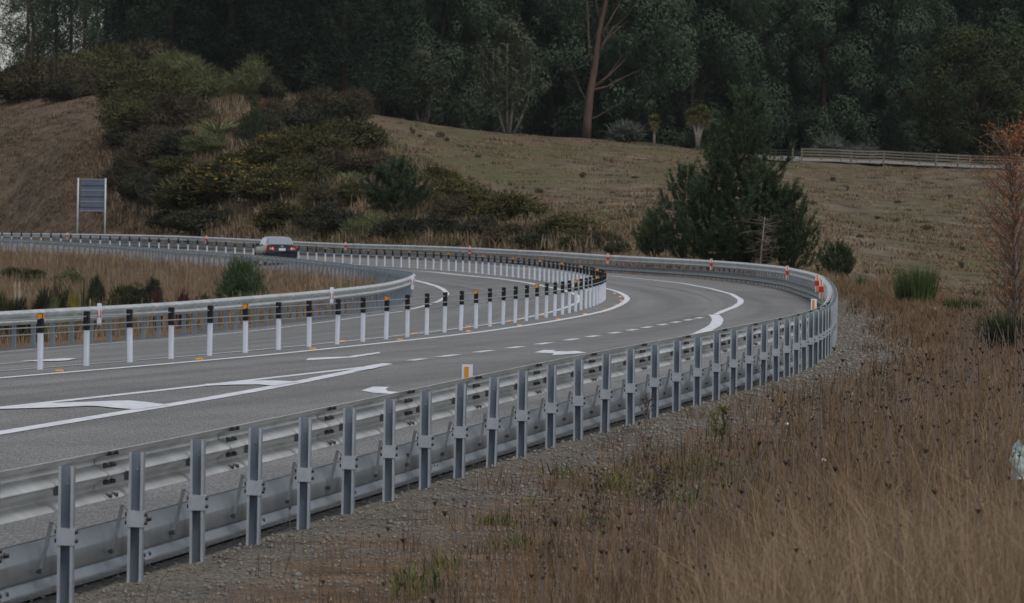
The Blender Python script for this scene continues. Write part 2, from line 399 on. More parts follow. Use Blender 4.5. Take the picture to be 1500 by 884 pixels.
# the scrub stops along a line running down the hillside from its brow to the bend
scrub_edge = np.interp(GXY[:, 1], [250, 300, 345, 400, 460, 520, 580], [6.5, 3.5, 0, -4.5, -9.0, -11.5, -13.5])
past = (DO > 4) * sstep(0, 3, GXY[:, 0] - scrub_edge + vnoise(GXY, 5, 12)) * far
bank = (DO > 0) * far * (1 - past) * sstep(-26, -31, GXY[:, 0] * 420 / np.maximum(GXY[:, 1], 1) + 1.5 * vnoise(GXY, 6, 13))

def ground_material():
    m = bpy.data.materials.new('dry_ground'); m.use_nodes = True; nt = m.node_tree; N = nt.nodes; L = nt.links; b = N['Principled BSDF']
    b.inputs['Roughness'].default_value = .95; b.inputs['Specular IOR Level'].default_value = .15
    g = N.new('ShaderNodeNewGeometry'); at = N.new('ShaderNodeAttribute'); at.attribute_name = 'cover'
    sep = N.new('ShaderNodeSeparateColor'); L.new(at.outputs['Color'], sep.inputs[0])
    def noise(sc, det=5, st=None):
        n = N.new('ShaderNodeTexNoise'); n.inputs['Scale'].default_value = sc; n.inputs['Detail'].default_value = det
        if st:
            mp = N.new('ShaderNodeMapping'); mp.inputs['Scale'].default_value = st; L.new(g.outputs['Position'], mp.inputs['Vector']); L.new(mp.outputs[0], n.inputs['Vector'])
        else: L.new(g.outputs['Position'], n.inputs['Vector'])
        return n.outputs['Fac']
    def ramp(fac, stops):
        r = N.new('ShaderNodeValToRGB'); e = r.color_ramp.elements
        while len(e) < len(stops): e.new(.5)
        for k, (p, c) in enumerate(stops): e[k].position = p; e[k].color = (*c, 1)
        L.new(fac, r.inputs['Fac']); return r.outputs['Color']
    def mix(f, a, c):
        x = N.new('ShaderNodeMix'); x.data_type = 'RGBA'; L.new(f, x.inputs['Factor']); L.new(a, x.inputs['A']); L.new(c, x.inputs['B']); return x.outputs['Result']
    base = ramp(noise(1.3, 8), [(.3, (.072, .048, .032)), (.5, (.140, .094, .062)), (.72, (.215, .152, .102))])
    pas_a = ramp(noise(.55, 9, (1, .35, 1)), [(.30, (.050, .038, .027)), (.44, (.118, .088, .061)), (.56, (.150, .115, .080)), (.72, (.215, .168, .119))])
    pas_b = ramp(noise(.10, 6, (1, .22, 1)), [(.40, (.0, 0, 0)), (.62, (1, 1, 1))])
    pas_g = ramp(noise(.9, 8), [(.3, (.062, .058, .028)), (.7, (.135, .122, .062))])
    pas = mix(pas_b, pas_a, pas_g)
    bnk = ramp(noise(.8, 8, (1, 1, .5)), [(.3, (.062, .046, .033)), (.5, (.115, .085, .060)), (.72, (.18, .128, .080))])
    v = N.new('ShaderNodeTexVoronoi'); v.inputs['Scale'].default_value = 62; L.new(g.outputs['Position'], v.inputs['Vector'])
    gr = ramp(v.outputs['Color'], [(.2, (.055, .048, .040)), (.5, (.115, .102, .086)), (.85, (.235, .215, .185))])
    c = mix(sep.outputs[1], base, pas); c = mix(sep.outputs[2], c, bnk); c = mix(sep.outputs[0], c, gr)
    L.new(c, b.inputs['Base Color'])
    bp = N.new('ShaderNodeBump'); bp.inputs['Strength'].default_value = .6; bp.inputs['Distance'].default_value = .06
    bp2 = N.new('ShaderNodeBump'); bp2.inputs['Strength'].default_value = 1.0; bp2.inputs['Distance'].default_value = 1.3; L.new(noise(.55, 5), bp2.inputs['Height']); L.new(bp2.outputs[0], bp.inputs['Normal'])
    L.new(noise(9, 8), bp.inputs['Height']); L.new(bp.outputs[0], b.inputs['Normal'])
    return m
gme = mesh_np('ground', np.c_[GXY, GZ], GF, [ground_material()], smooth=True)
ca = gme.color_attributes.new('cover', 'FLOAT_COLOR', 'POINT')
ca.data.foreach_set('color', np.stack([grav, past, bank, np.ones(len(grav))], 1).astype(np.float32).ravel())
kind(obj('ground', gme), 'structure')

# ------------------------------------------------------------------ road
def asphalt():
    m = bpy.data.materials.new('chip_seal'); m.use_nodes = True; nt = m.node_tree; N = nt.nodes; L = nt.links; b = N['Principled BSDF']
    b.inputs['Roughness'].default_value = .88; b.inputs['Specular IOR Level'].default_value = .2
    g = N.new('ShaderNodeNewGeometry')
    v = N.new('ShaderNodeTexNoise'); v.inputs['Scale'].default_value = 1; v.inputs['Detail'].default_value = 2; v.inputs['Roughness'].default_value = .7
    mpv = N.new('ShaderNodeMapping'); mpv.inputs['Scale'].default_value = (64, 4.2, 1); L.new(g.outputs['Position'], mpv.inputs['Vector']); L.new(mpv.outputs[0], v.inputs['Vector'])
    r = N.new('ShaderNodeValToRGB'); e = r.color_ramp.elements
    e[0].position = .30; e[0].color = (.058, .058, .058, 1); e[1].position = .70; e[1].color = (.305, .303, .30, 1)
    v2 = N.new('ShaderNodeTexNoise'); v2.inputs['Scale'].default_value = 11; v2.inputs['Detail'].default_value = 4; v2.inputs['Roughness'].default_value = .8; L.new(g.outputs['Position'], v2.inputs['Vector'])
    av = N.new('ShaderNodeMix'); av.inputs['Factor'].default_value = .34; L.new(v.outputs['Fac'], av.inputs['A']); L.new(v2.outputs['Fac'], av.inputs['B'])
    L.new(av.outputs['Result'], r.inputs['Fac'])
    at = N.new('ShaderNodeAttribute'); at.attribute_name = 'lane'
    mp = N.new('ShaderNodeMapping'); mp.inputs['Scale'].default_value = (1.3, .02, 1); L.new(at.outputs['Vector'], mp.inputs['Vector'])
    n = N.new('ShaderNodeTexNoise'); n.inputs['Scale'].default_value = 1.0; n.inputs['Detail'].default_value = 5; L.new(mp.outputs[0], n.inputs['Vector'])
    mr = N.new('ShaderNodeMapRange'); mr.inputs['From Min'].default_value = .3; mr.inputs['From Max'].default_value = .7; mr.inputs['To Min'].default_value = .76; mr.inputs['To Max'].default_value = 1.18
    L.new(n.outputs['Fac'], mr.inputs['Value'])
    n3 = N.new('ShaderNodeTexNoise'); n3.inputs['Scale'].default_value = .35; n3.inputs['Detail'].default_value = 6; L.new(g.outputs['Position'], n3.inputs['Vector'])
    mr3 = N.new('ShaderNodeMapRange'); mr3.inputs['From Min'].default_value = .3; mr3.inputs['From Max'].default_value = .7; mr3.inputs['To Min'].default_value = .9; mr3.inputs['To Max'].default_value = 1.1
    L.new(n3.outputs['Fac'], mr3.inputs['Value'])
    mu = N.new('ShaderNodeMath'); mu.operation = 'MULTIPLY'; L.new(mr.outputs[0], mu.inputs[0]); L.new(mr3.outputs[0], mu.inputs[1])
    hs = N.new('ShaderNodeHueSaturation'); L.new(r.outputs[0], hs.inputs['Color']); L.new(mu.outputs[0], hs.inputs['Value'])
    L.new(hs.outputs[0], b.inputs['Base Color'])
    bp = N.new('ShaderNodeBump'); bp.inputs['Strength'].default_value = .35; bp.inputs['Distance'].default_value = .01
    L.new(v.outputs['Fac'], bp.inputs['Height']); L.new(bp.outputs[0], b.inputs['Normal'])
    return m
st = np.arange(0, len(WIRE), 2); nd = 33
tt = np.linspace(0, 1, nd)
RV = []; RL = []
for i in st:
    d0, d1 = D_IN[i] - .25, D_OUT[i] - .22
    d = np.unique(np.r_[np.linspace(d0, 0, 15), np.linspace(0, d1, 19)])
    z = road_z_sd(np.full(len(d), i), d)
    RV.append(np.c_[WIRE[i, 0] + WN[i, 0] * d, WIRE[i, 1] + WN[i, 1] * d, z]); RL.append(np.c_[d, np.full(len(d), WS[i]), 0 * d])
nd = len(d); RV = np.concatenate(RV); RL = np.concatenate(RL)
ii = (np.arange(len(st) - 1)[:, None] * nd + np.arange(nd - 1)[None]).ravel()
rme = mesh_np('road', RV, np.stack([ii, ii + 1, ii + nd + 1, ii + nd], 1), [asphalt()], smooth=True)
la = rme.attributes.new('lane', 'FLOAT_VECTOR', 'POINT'); la.data.foreach_set('vector', RL.astype(np.float32).ravel())
kind(obj('road', rme), 'structure')

# ------------------------------------------------------------------ paint on the road
def lift(XY, h=.006):
    XY = np.asarray(XY, float); d, i = signed(WIRE, XY); return np.c_[XY, road_z_sd(i, d) + h]
def ribbon(name, C, w, m='paint', h=.006):
    C = np.asarray(C)[:, :2]; T = tangents(C); n = np.stack([T[:, 1], -T[:, 0]], 1)
    ws = w if hasattr(w, '__len__') else np.full(len(C), w)
    A = lift(C - n * ws[:, None] / 2, h); B = lift(C + n * ws[:, None] / 2, h); k = len(C)
    ii = np.arange(k - 1)
    return kind(obj(name, mesh_np(name, np.r_[A, B], np.stack([ii, ii + k, ii + k + 1, ii + 1], 1), [MT[m]])), 'structure')
def pix_line(pix, sig=2.0, step=.5, ext=0.0):
    ext = ext or (9.0 if pix[0][0] < 0 else 0.0); pix = [q for q in pix if q[0] >= 0]
    W = np.array([on_road(a, b)[:2] for a, b in pix])
    if ext: W = np.r_[[W[0] + (W[0] - W[min(2, len(W) - 1)]) / np.linalg.norm(W[0] - W[min(2, len(W) - 1)]) * ext], W]
    return smooth(resample(W, step), sig, step)
def poly_paint(name, pix, h=.006):
    W = np.array([on_road(a, b)[:2] for a, b in pix]); V = lift(W, h)
    me = bpy.data.meshes.new(name); me.from_pydata([tuple(v) for v in V], [], [tuple(range(len(V)))]); me.materials.append(MT['paint'])
    return kind(obj(name, me), 'structure')
def off_wire(d, s0, s1):
    k = (WS >= s0) & (WS <= s1); return WIRE[k, :2] + WN[k] * (d if np.isscalar(d) else d[k][:, None])
a_pix = [(-60,559),(0,554.4),(100,546),(200,537.6),(300,528.8),(400,520),(500,509.3),(600,499),(700,487.6),(800,473),(860,462),(889.6,455.2),(908.8,447.2),(918,440.8),(919.5,437.6),(915,432.8),(904,427.5),(889.6,423.5),(862,417.8),(830,412.5)]
ribbon('edge_line', pix_line(a_pix), .15)
sA = WS[near_idx(WIRE, np.array([on_road(830, 412.5)[:2]]))[0]]
ribbon('edge_line', off_wire(.35, sA + 4, WS[-1]), .12)
b_pix = [(-60,549.5),(0,544.4),(100,536.4),(200,528.6),(300,520.2),(400,510.8),(480,503.4),(560,495),(600,490.8),(680,481),(740,472.4),(780,464),(812,456.5),(830,450.5),(842,446),(849.5,440),(850.5,436.5),(845,432.8),(835,428.3),(819,424),(792,418.4),(768,413.6),(736,409),(720,407.3),(640,399.2),(582,393.6),(541,390.9),(500,388.0)]
ribbon('edge_line', pix_line(b_pix), .13)
c_pix = [(-60,522),(0,516.6),(100,508),(200,500.6),(300,492.8),(400,482),(460,474.4),(520,466),(560,460.8),(592,456.3),(608,452),(632,445.6),(645,440.8),(653,435),(655,430.5),(649.6,424.5),(640,419.6),(624,414.9),(608,411.2),(590,408)]
ribbon('edge_line', pix_line(c_pix, 1.5), .15)
d_pix = [(1047,461.4),(1060,456),(1076,450),(1084.5,444.5),(1085,439.5),(1072,431.5),(1040,423),(1000,415.6),(960,410.9),(889.6,404),(800,397.0),(720,390.6)]
ribbon('edge_line', pix_line(d_pix, 1.2), .16)
m_pix = [(1045.5,462.0),(1050,466),(1051.5,470),(1048,477),(1036,484),(1024,490),(1000,499)]
ribbon('merge_line', pix_line(m_pix, .8, .3), .24, h=.010)
g_pix = [(610,408.5),(640,413),(680,419),(720,428),(745,436)]
ribbon('worn_line', pix_line(g_pix), .3, 'ghost')
ribbon('worn_line', pix_line([(950,418),(1000,424),(1035,433),(1050,441),(1052,449),(1040,458),(1025,464)], 1.2), .35, 'ghost')
ribbon('lane_line', pix_line([(-60,537),(0,533.6),(50,529.6)]), .12)
dash = [(657.4,521.8),(708,515.4),(756,509.6),(798.4,503.8),(836.6,498),(869.6,493.2),(902,488.1),(925.7,483.9),(948.5,480),(970.5,476),(990.3,472.5),(1008.5,469.2),(1024.8,466.2)]
EP = pix_line([(600,529)] + dash + [(1036,464)], 3.0, .1); ES = arclen(EP)
for k, (a, b) in enumerate([(600, 529)] + dash):
    c = on_road(a, b)[:2]; s = ES[np.argmin(((EP[:, :2] - c) ** 2).sum(1))]
    if k == 0: s = .5
    sel = EP[(ES >= s - .95) & (ES <= s + .95)]
    ribbon('lane_dash', sel, .15)
z6 = lambda L: [(x / 5, y / 5 + 480) for x, y in L]
z7 = lambda L: [(x / 5 + 300, y / 5 + 450) for x, y in L]
z8 = lambda L: [(x / 5 + 600, y / 5 + 430) for x, y in L]
ribbon('gore_line', pix_line([(-90,609),(0,598),(100,587.3),(200,576.4),(300,565.4),(400,554),(500,542.8),(560,535.8)], 2), .16)
ribbon('gore_line', pix_line([(-90,650),(0,635),(100,618.6),(200,602),(300,586),(400,568),(480,552.2),(530,541.8),(566,534.8)], 2), .20)
poly_paint('gore_chevron', z6([(0,603),(400,592),(640,580),(700,580),(860,597),(1000,606),(1240,572),(1060,550),(940,540),(850,542),(640,551),(380,560),(0,588)]), .010)
poly_paint('gore_chevron', z7([(0,583),(200,575),(400,572),(500,583),(700,552),(560,545),(400,543),(250,550),(0,570)]), .010)
poly_paint('gore_chevron', z7([(1090,478),(1230,458),(1375,420),(1300,418),(1180,438)]), .012)
poly_paint('lane_arrow', z7([(735,393),(760,378),(900,370),(1050,366),(1090,358),(1280,332),(1285,340),(1090,372),(900,385)]))
poly_paint('lane_arrow', z7([(1145,615),(1230,587),(1350,588),(1325,605),(1340,620),(1440,628),(1380,640),(1240,632)]))
poly_paint('lane_arrow', z8([(912,435),(985,417),(1070,418),(1050,427),(1150,428),(1220,424),(1300,438),(1180,447),(1040,455),(1060,442)]))
poly_paint('lane_arrow', z6([(150,251),(330,240),(480,230),(560,232),(500,245),(430,250),(250,253)]), .012)
stud = MB(); stud.prism([(-.05, -.05), (.05, -.05), (.05, .05), (-.05, .05)], 0, .022, fn=lambda v: (v[0] * (1 - 12 * v[2]), v[1] * (1 - 12 * v[2]), v[2]))
stud_me = stud.mesh('road_stud', MT['orange_refl'])
for k, (a, b) in enumerate([(87,544.5),(292,527.3),(360,514.7),(458,512),(502,501.2),(586,498.8),(608,489.6),(686,486.4),(686,479.2),(761,477.5),(748,470.8),(794,462.6),(818,468.5),(857,461),(886,454),(902,447),(910,441),(908,435.6),(900,430.5)]):
    p = on_road(a, b); o = obj('road_stud', stud_me, None, (p[0], p[1], p[2] + .004), random.uniform(-.3, .3)); o.scale = (1.0, 1.0, .9)
    tag(o, 'small orange road stud beside the white line at the wire barrier', 'road stud', 'orange road studs along the wire barrier')

# ------------------------------------------------------------------ barriers
def curve_info(C):
    return dict(C=C, T=tangents(C), S=arclen(C), P=np.array([proj((p[0], p[1], p[2] + .7)) for p in C]), D=(C - CAM) @ FWD)
WI, OI, II = curve_info(WIRE), curve_info(OUTER), curve_info(INNER)
def at_s(I, s):
    C = I['C']; p = np.array([np.interp(s, I['S'], C[:, k]) for k in range(3)])
    t = np.array([np.interp(s, I['S'], I['T'][:, k]) for k in range(2)]); t /= np.linalg.norm(t)
    return p, t
def s_at_px(I, px, far=False):
    k = np.arange(len(I['C'])); apex = np.argmax(I['P'][:, 0] * (I['D'] > 20))
    k = k[apex:] if far else k[(I['D'] > 20) & (k <= apex)]
    return I['S'][k[np.argmin(np.abs(I['P'][k, 0] - px))]]
def angle(t): return math.atan2(t[1], t[0])

def sweep(C, T, prof, closed=False, flip=1):
    """prof: (offset to the right of travel, height) pairs swept along C"""
    n = np.stack([T[:, 1], -T[:, 0]], 1); k = len(prof)
    V = np.concatenate([np.c_[C[:, :2] + n * p[0], C[:, 2] + p[1]][:, None] for p in prof], 1).reshape(-1, 3)
    m = len(C); j = np.arange(k if closed else k - 1); i = np.arange(m - 1)
    a = (i[:, None] * k + j[None]).ravel(); b = (i[:, None] * k + (j[None] + 1) % k).ravel()
    F = np.stack([a, b, b + k, a + k], 1)
    return V, F
def rail_samples(I, s0, s1, step):
    s = np.arange(s0, s1, step); PT = [at_s(I, x) for x in s]
    return np.array([p for p, t in PT]), np.array([t for p, t in PT])

# W-beam cross section, thin sheet: (depth from the post face toward the traffic, height)
wp = [(0, .728), (.006, .722), (.030, .700), (.066, .682), (.081, .668), (.083, .650), (.078, .634), (.05, .612), (.022, .594), (.006, .580), (.0, .570), (.006, .560), (.022, .546), (.05, .528), (.078, .506), (.083, .490), (.081, .472), (.066, .458), (.030, .440), (.006, .418), (0, .412)]
wp = [(d, .745 - (.728 - h) * .27 / .316) for d, h in wp]
def sheet(prof, t=.004):
    P = np.array(prof); d = np.gradient(P, axis=0); d /= np.linalg.norm(d, axis=1)[:, None]; nn = np.stack([-d[:, 1], d[:, 0]], 1)
    return [tuple(p) for p in P + nn * t / 2] + [tuple(p) for p in (P - nn * t / 2)[::-1]]
lowp = [(.070, .338), (.075, .332), (.070, .322), (.048, .288), (.030, .258), (.024, .247), (.022, .241), (.022, .152), (.026, .142), (.034, .135), (.026, .127), (.004, .092), (-.002, .080), (0, .070)]

# C-section post, open side away from the traffic (local +y), x along the rail
cw, cdp, th, lip = .0405, .062, .005, .015
cpost = [(-cw, 0), (cw, 0), (cw, cdp), (cw - lip, cdp), (cw - lip, cdp - th), (cw - th, cdp - th), (cw - th, th), (-cw + th, th), (-cw + th, cdp - th), (-cw + lip, cdp - th), (-cw + lip, cdp), (-cw, cdp)]
cpost = [(x, -y) for x, y in cpost][::-1]
def post_mesh():
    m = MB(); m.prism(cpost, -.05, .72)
    for sx in (-1, 1): m.box((sx * (cw - lip / 2), -cdp - .0015, .335), (lip, .003, .768), 2)  # lighter lip strips paint in the contrast with the shaded recess
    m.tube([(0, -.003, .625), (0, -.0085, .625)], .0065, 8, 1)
    return m.mesh('post', [MT['galv_post'], MT['plume'], MT['galv_plate_and_lit_lip']])
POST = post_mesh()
def bracket_mesh():
    m = MB(); m.prism([(-.047, -.069), (.047, -.069), (.047, .006), (-.047, .006)], .302, .392)
    for sx in (-1, 1):
        for zz in (.325, .372): m.tube([(sx * .046, -.03, zz), (sx * .062, -.03, zz)], .012, 6, 1)
    return m.mesh('clamp_bracket', [MT['galv_plate_and_lit_lip'], MT['bolt']])
BRACKET = bracket_mesh()
def clip_mesh():
    m = MB(); m.box((-.054, -.03, .588), (.026, .05, .05)); m.box((-.062, -.055, .588), (.012, .02, .036)); return m.mesh('rail_clip', MT['galv_dark'])
CLIP = clip_mesh()
def brace_mesh():
    m = MB()
    a, b = np.array([-.046, -.22, .435]), np.array([-.050, -.50, .18])
    d = .011
    d = .008; e_ = .0095
    m.add([a + (-e_, -d, 0), a + (e_, -d, 0), a + (e_, d, 0), a + (-e_, d, 0), b + (-e_, -d, 0), b + (e_, -d, 0), b + (e_, d, 0), b + (-e_, d, 0)],
          [(0, 1, 2, 3), (7, 6, 5, 4), (0, 4, 5, 1), (1, 5, 6, 2), (2, 6, 7, 3), (3, 7, 4, 0)])
    m.tube([a, (-.05, -.14, .425), (-.042, -.045, .39)], .0045, 5, 1)
    m.box((-.058, -.49, .19), (.014, .11, .014), 2); m.box((-.050, -.50, .19), (.016, .05, .026), 2)
    return m.mesh('spring_brace', [MT['galv_dark'], MT['galv_plate_and_lit_lip'], MT['bolt']])
BRACE = brace_mesh()
def delineator_mesh(style):
    """a plate standing up from the rail; local -y faces the traffic"""
    m = MB(); m.box((0, 0, .60), (.088, .012, .43), 0, 0, .003); return m.mesh('delineator', MT['white_plastic'])
DELIN = delineator_mesh(0)
def strip_mesh(name, w, z0, z1, m, y0=.0075, x=0.0):
    b = MB()
    for sy in (-1, 1): b.box((x, sy * y0, (z0 + z1) / 2), (w, .004, z1 - z0))
    return b.mesh(name, MT[m])
ST_O = strip_mesh('reflector', .036, .455, .795, 'orange_refl', x=.004)
ST_Y = strip_mesh('reflector', .045, .39, .81, 'orange_refl', x=-.004); ST_R = strip_mesh('reflector', .115, .535, .66, 'red_refl', y0=.011)
def two_red():
    b = MB()
    for sx in (-1, 1):
        for sy in (-1, 1): b.box((sx * .03, sy * .0075, .60), (.018, .004, .15))
    return b.mesh('reflector', MT['red_refl'])
ST_2 = two_red()
def delineator(root, I, px, far, style, side):
    Cs = I['C']; nn = np.stack([I['T'][:, 1], -I['T'][:, 0]], 1); Qs = np.c_[Cs[:, :2] + nn * side * .235, Cs[:, 2] + .7]
    xs = np.array([proj(v)[0] for v in Qs]); kk = np.arange(len(Cs)); apex = np.argmax(I['P'][:, 0] * (I['D'] > 20)); kk = kk[apex:] if far else kk[(I['D'] > 20) & (kk <= apex)]
    s = I['S'][kk[np.argmin(np.abs(xs[kk] - px))]]; p, t = at_s(I, s); n = np.array([t[1], -t[0]])
    q = p[:2] + n * side * .235
    o = obj('delineator', DELIN, root, (q[0], q[1], p[2]), angle(t) + PI / 2)
    if style == 'orange': obj('reflector', ST_O, o)
    elif style == 'red': obj('reflector', ST_Y, o); obj('reflector', ST_R, o)
    else: obj('reflector', ST_2, o)
    return o

def posts_on(root, I, spacing, s0, turn, detail, most=100, face=1, rail_side=-1, far_spacing=None):
    """posts along a rail; the `most` nearest to the camera as parts, the rest as one"""
    S = I['S']; sw = S[np.argmax(I['P'][:, 0] * (I['D'] > 20))]; sp2 = far_spacing or spacing
    ss = np.concatenate([np.arange(s0, 0, -spacing)[::-1], np.arange(s0 + spacing, sw, spacing), np.arange(sw + sp2 * .5, S[-1], sp2)])
    info = []
    for s in ss:
        p, t = at_s(I, s); x, y = proj((p[0], p[1], p[2] + .4)); d = (p - CAM) @ FWD
        if d > 15 and -60 < x < 1560 and y < 960: info.append((d, s, p, t, x))
    info.sort(key=lambda r: r[0])
    rest = MB()
    for k, (d, s, p, t, x) in enumerate(info):
        # local x points away from the traffic, the open side of the section along the road
        rz = angle(t) - PI / 2 + (PI if rail_side > 0 else 0)
        if k < most:
            o = obj('post', POST, root, tuple(p), rz); o.rotation_euler = (random.gauss(0, .007), random.gauss(0, .007), rz + random.gauss(0, .03))
            if k < detail:
                obj('clamp_bracket', BRACKET, o); obj('rail_clip', CLIP, o); obj('spring_brace', BRACE, o)
        else:
            c, sn = math.cos(rz), math.sin(rz)
            rest.prism([(p[0] + a * c - b * sn, p[1] + a * sn + b * c) for a, b in cpost], p[2] - .05, p[2] + .72)
    if rest.v: kind(rest.build('distant_post', MT['galv_post'], root), 'stuff')
    return info

# outer guardrail with the low motorcycle rail
s_a, s_b = s_at_px(OI, 100), s_at_px(OI, 1187.5)
SP_O = (s_b - s_a) / 26.0
G = empty('guardrail', (0, 0, 0))
tag(G, 'long galvanised guardrail with a low second rail around the outside of the bend', 'guardrail')
posts_on(G, OI, SP_O, s_a, 0, 36, rail_side=-1)
C, T = rail_samples(OI, max(0, s_a - 14), OI['S'][-1], .8)
PF = sheet([(-(d + .060), h) for d, h in wp]); V, F = sweep(C, T, PF, True)
obj('w_beam', mesh_np('w_beam', V, F, [MT['galv']], smooth=True), G)
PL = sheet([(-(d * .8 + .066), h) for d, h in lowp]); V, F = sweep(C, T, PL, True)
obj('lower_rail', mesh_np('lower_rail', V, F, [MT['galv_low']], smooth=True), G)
def auto_smooth(me, ang=35):
    try: me.set_sharp_from_angle(angle=math.radians(ang))
    except Exception: pass
for me in ('w_beam', 'lower_rail'): auto_smooth(bpy.data.meshes[me])
# lapped splices with their bolts, half way between every second pair of posts
spl = s_a + SP_O * .80
for k in range(-1, 22):
    s = spl + 2 * SP_O * k
    if s < s_a - 10: continue
    C, T = rail_samples(OI, s - .16, s + .17, .08)
    V, F = sweep(C, T, sheet([(-(d + .056), h) for d, h in wp]), True)
    b = MB(); b.add(V.tolist(), [tuple(f) for f in F.tolist()], 0)
    p, t = at_s(OI, s); n = np.array([t[1], -t[0]])
    for du in (-.09, .09):
        for dd, hh in ((.03, .727), (.045, .660), (.045, .568), (.03, .492)):
            q = p[:2] + t * du - n * (dd + .056)
            b.tube([(q[0], q[1], p[2] + hh), (q[0] + n[0] * .035, q[1] + n[1] * .035, p[2] + hh + .002)], [.017, .012], 6, 1)
    obj('splice_joint', b.mesh('splice_joint', [MT['galv'], MT['bolt']]), G)
    s2 = s + SP_O * .55; C, T = rail_samples(OI, s2 - .12, s2 + .13, .08)
    V, F = sweep(C, T, sheet([(-(d * .8 + .062), h) for d, h in lowp]), True)
    b = MB(); b.add(V.tolist(), [tuple(f) for f in F.tolist()], 0)
    p, t = at_s(OI, s2); n = np.array([t[1], -t[0]])
    for du in (-.085, .085):
        for dd, hh in ((.03, .305), (.03, .108)):
            q = p[:2] + t * du - n * (dd + .062)
            b.tube([(q[0], q[1], p[2] + hh), (q[0] + n[0] * .03, q[1] + n[1] * .03, p[2] + hh + .002)], [.017, .012], 6, 1)
    obj('lower_splice_joint', b.mesh('lower_splice_joint', [MT['galv_low'], MT['bolt']]), G)
delineator(G, OI, 690, False, 'orange', -1); delineator(G, OI, 1192, False, 'orange', -1)
for x in (1203, 1197, 1153, 1041, 890, 688, 506, 304, 100): delineator(G, OI, x, True, 'red', -1)

# inner guardrail
G2 = empty('guardrail', (0, 0, 0))
tag(G2, 'galvanised guardrail without a low rail around the grassy inside of the bend', 'guardrail')
s_c, s_d = s_at_px(II, 21.7), s_at_px(II, 231)
SP_I = (s_d - s_c) / 8.0
posts_on(G2, II, SP_I, s_c, 0, 0, rail_side=1, far_spacing=1.4)
C, T = rail_samples(II, max(0, s_c - 30), II['S'][-1], .9)
V, F = sweep(C, T, sheet([(d + .060, h) for d, h in wp]), True)
obj('w_beam', mesh_np('w_beam', V, F, [MT['galv']], smooth=True), G2); auto_smooth(bpy.data.meshes['w_beam.001'] if 'w_beam.001' in bpy.data.meshes else bpy.data.meshes['w_beam'])
for x in (149, 487, 604): delineator(G2, II, x, False, 'two', 1)

# wire rope barrier
B = empty('cable_barrier', (0, 0, 0))
tag(B, 'cable barrier of white posts with black sleeves and steel ropes between the carriageways', 'cable barrier')
def rrect(w, d, r, n=3):
    P = []
    for cx, cy, a0 in ((w - r, d - r, 0), (-w + r, d - r, 90), (-w + r, -d + r, 180), (w - r, -d + r, 270)):
        for k in range(n + 1):
            a = math.radians(a0 + 90 * k / n); P.append((cx + r * math.cos(a), cy + r * math.sin(a)))
    return P
m = MB(); m.prism(rrect(.034, .048, .018), -.02, .50); WPOST = m.mesh('post', MT['white_plastic'], False)
m = MB(); m.prism(rrect(.0385, .0525, .018), .475, .648); m.prism(rrect(.0385, .0525, .018), .662, .725); m.prism(rrect(.026, .04, .01), .64, .67); SLEEVE = m.mesh('sleeve', MT['black_plastic'])
m = MB()
for sx in (-1, 1): m.box((0, sx * .0545, .690), (.062, .004, .058)); m.box((sx * .0405, 0, .690), (.004, .08, .058))
WREFL = m.mesh('reflector', MT['orange_refl'])
s_e, s_f = s_at_px(WI, 60), s_at_px(WI, 697.5)
SP_W = (s_f - s_e) / 15.0
ss = [s_e + k * SP_W for k in range(-4, 200) if 0 < s_e + k * SP_W < WI['S'][-1]]
info = []
for k, s in enumerate(ss):
    p, t = at_s(WI, s); x, y = proj(p); d = (p - CAM) @ FWD
    if d > 20 and -60 < x < 1560: info.append((d, round((s - s_e) / SP_W), p, t))
info.sort(key=lambda r: r[0])
rest = MB()
for j, (d, k, p, t) in enumerate(info):
    rz = angle(t) + PI / 2
    lean = (random.gauss(0, .008), random.gauss(0, .008))
    if j < 100:
        o = obj('post', WPOST, B, tuple(p), rz); o.rotation_euler = (lean[0], lean[1], rz)
        obj('sleeve', SLEEVE, o)
        if k % 5 == 0: obj('reflector', WREFL, o)
    else:
        f = lambda v: (p[0] + v[0] * math.cos(rz) - v[1] * math.sin(rz), p[1] + v[0] * math.sin(rz) + v[1] * math.cos(rz), p[2] + v[2])
        rest.prism(rrect(.034, .048, .018, 1), -.02, .50, 0, f); rest.prism(rrect(.0385, .0525, .018, 1), .475, .725, 1, f)
if rest.v: kind(rest.build('distant_post', [MT['white_plastic'], MT['black_plastic']], B), 'stuff')
C, T = rail_samples(WI, max(0, s_e - 16), WI['S'][-1], SP_W / 2)
for hh, dd in ((.655, 0.0), (.55, .057), (.455, -.057)):
    n8 = [(dd + .0105 * math.cos(2 * PI * k / 6), hh + .0105 * math.sin(2 * PI * k / 6)) for k in range(6)]
    V, F = sweep(C, T, n8, True); obj('cable', mesh_np('cable', V, F, [MT['cable']], smooth=True), B)
print('spacing outer %.2f inner %.2f wire %.2f; wire posts %d' % (SP_O, SP_I, SP_W, len(info)))


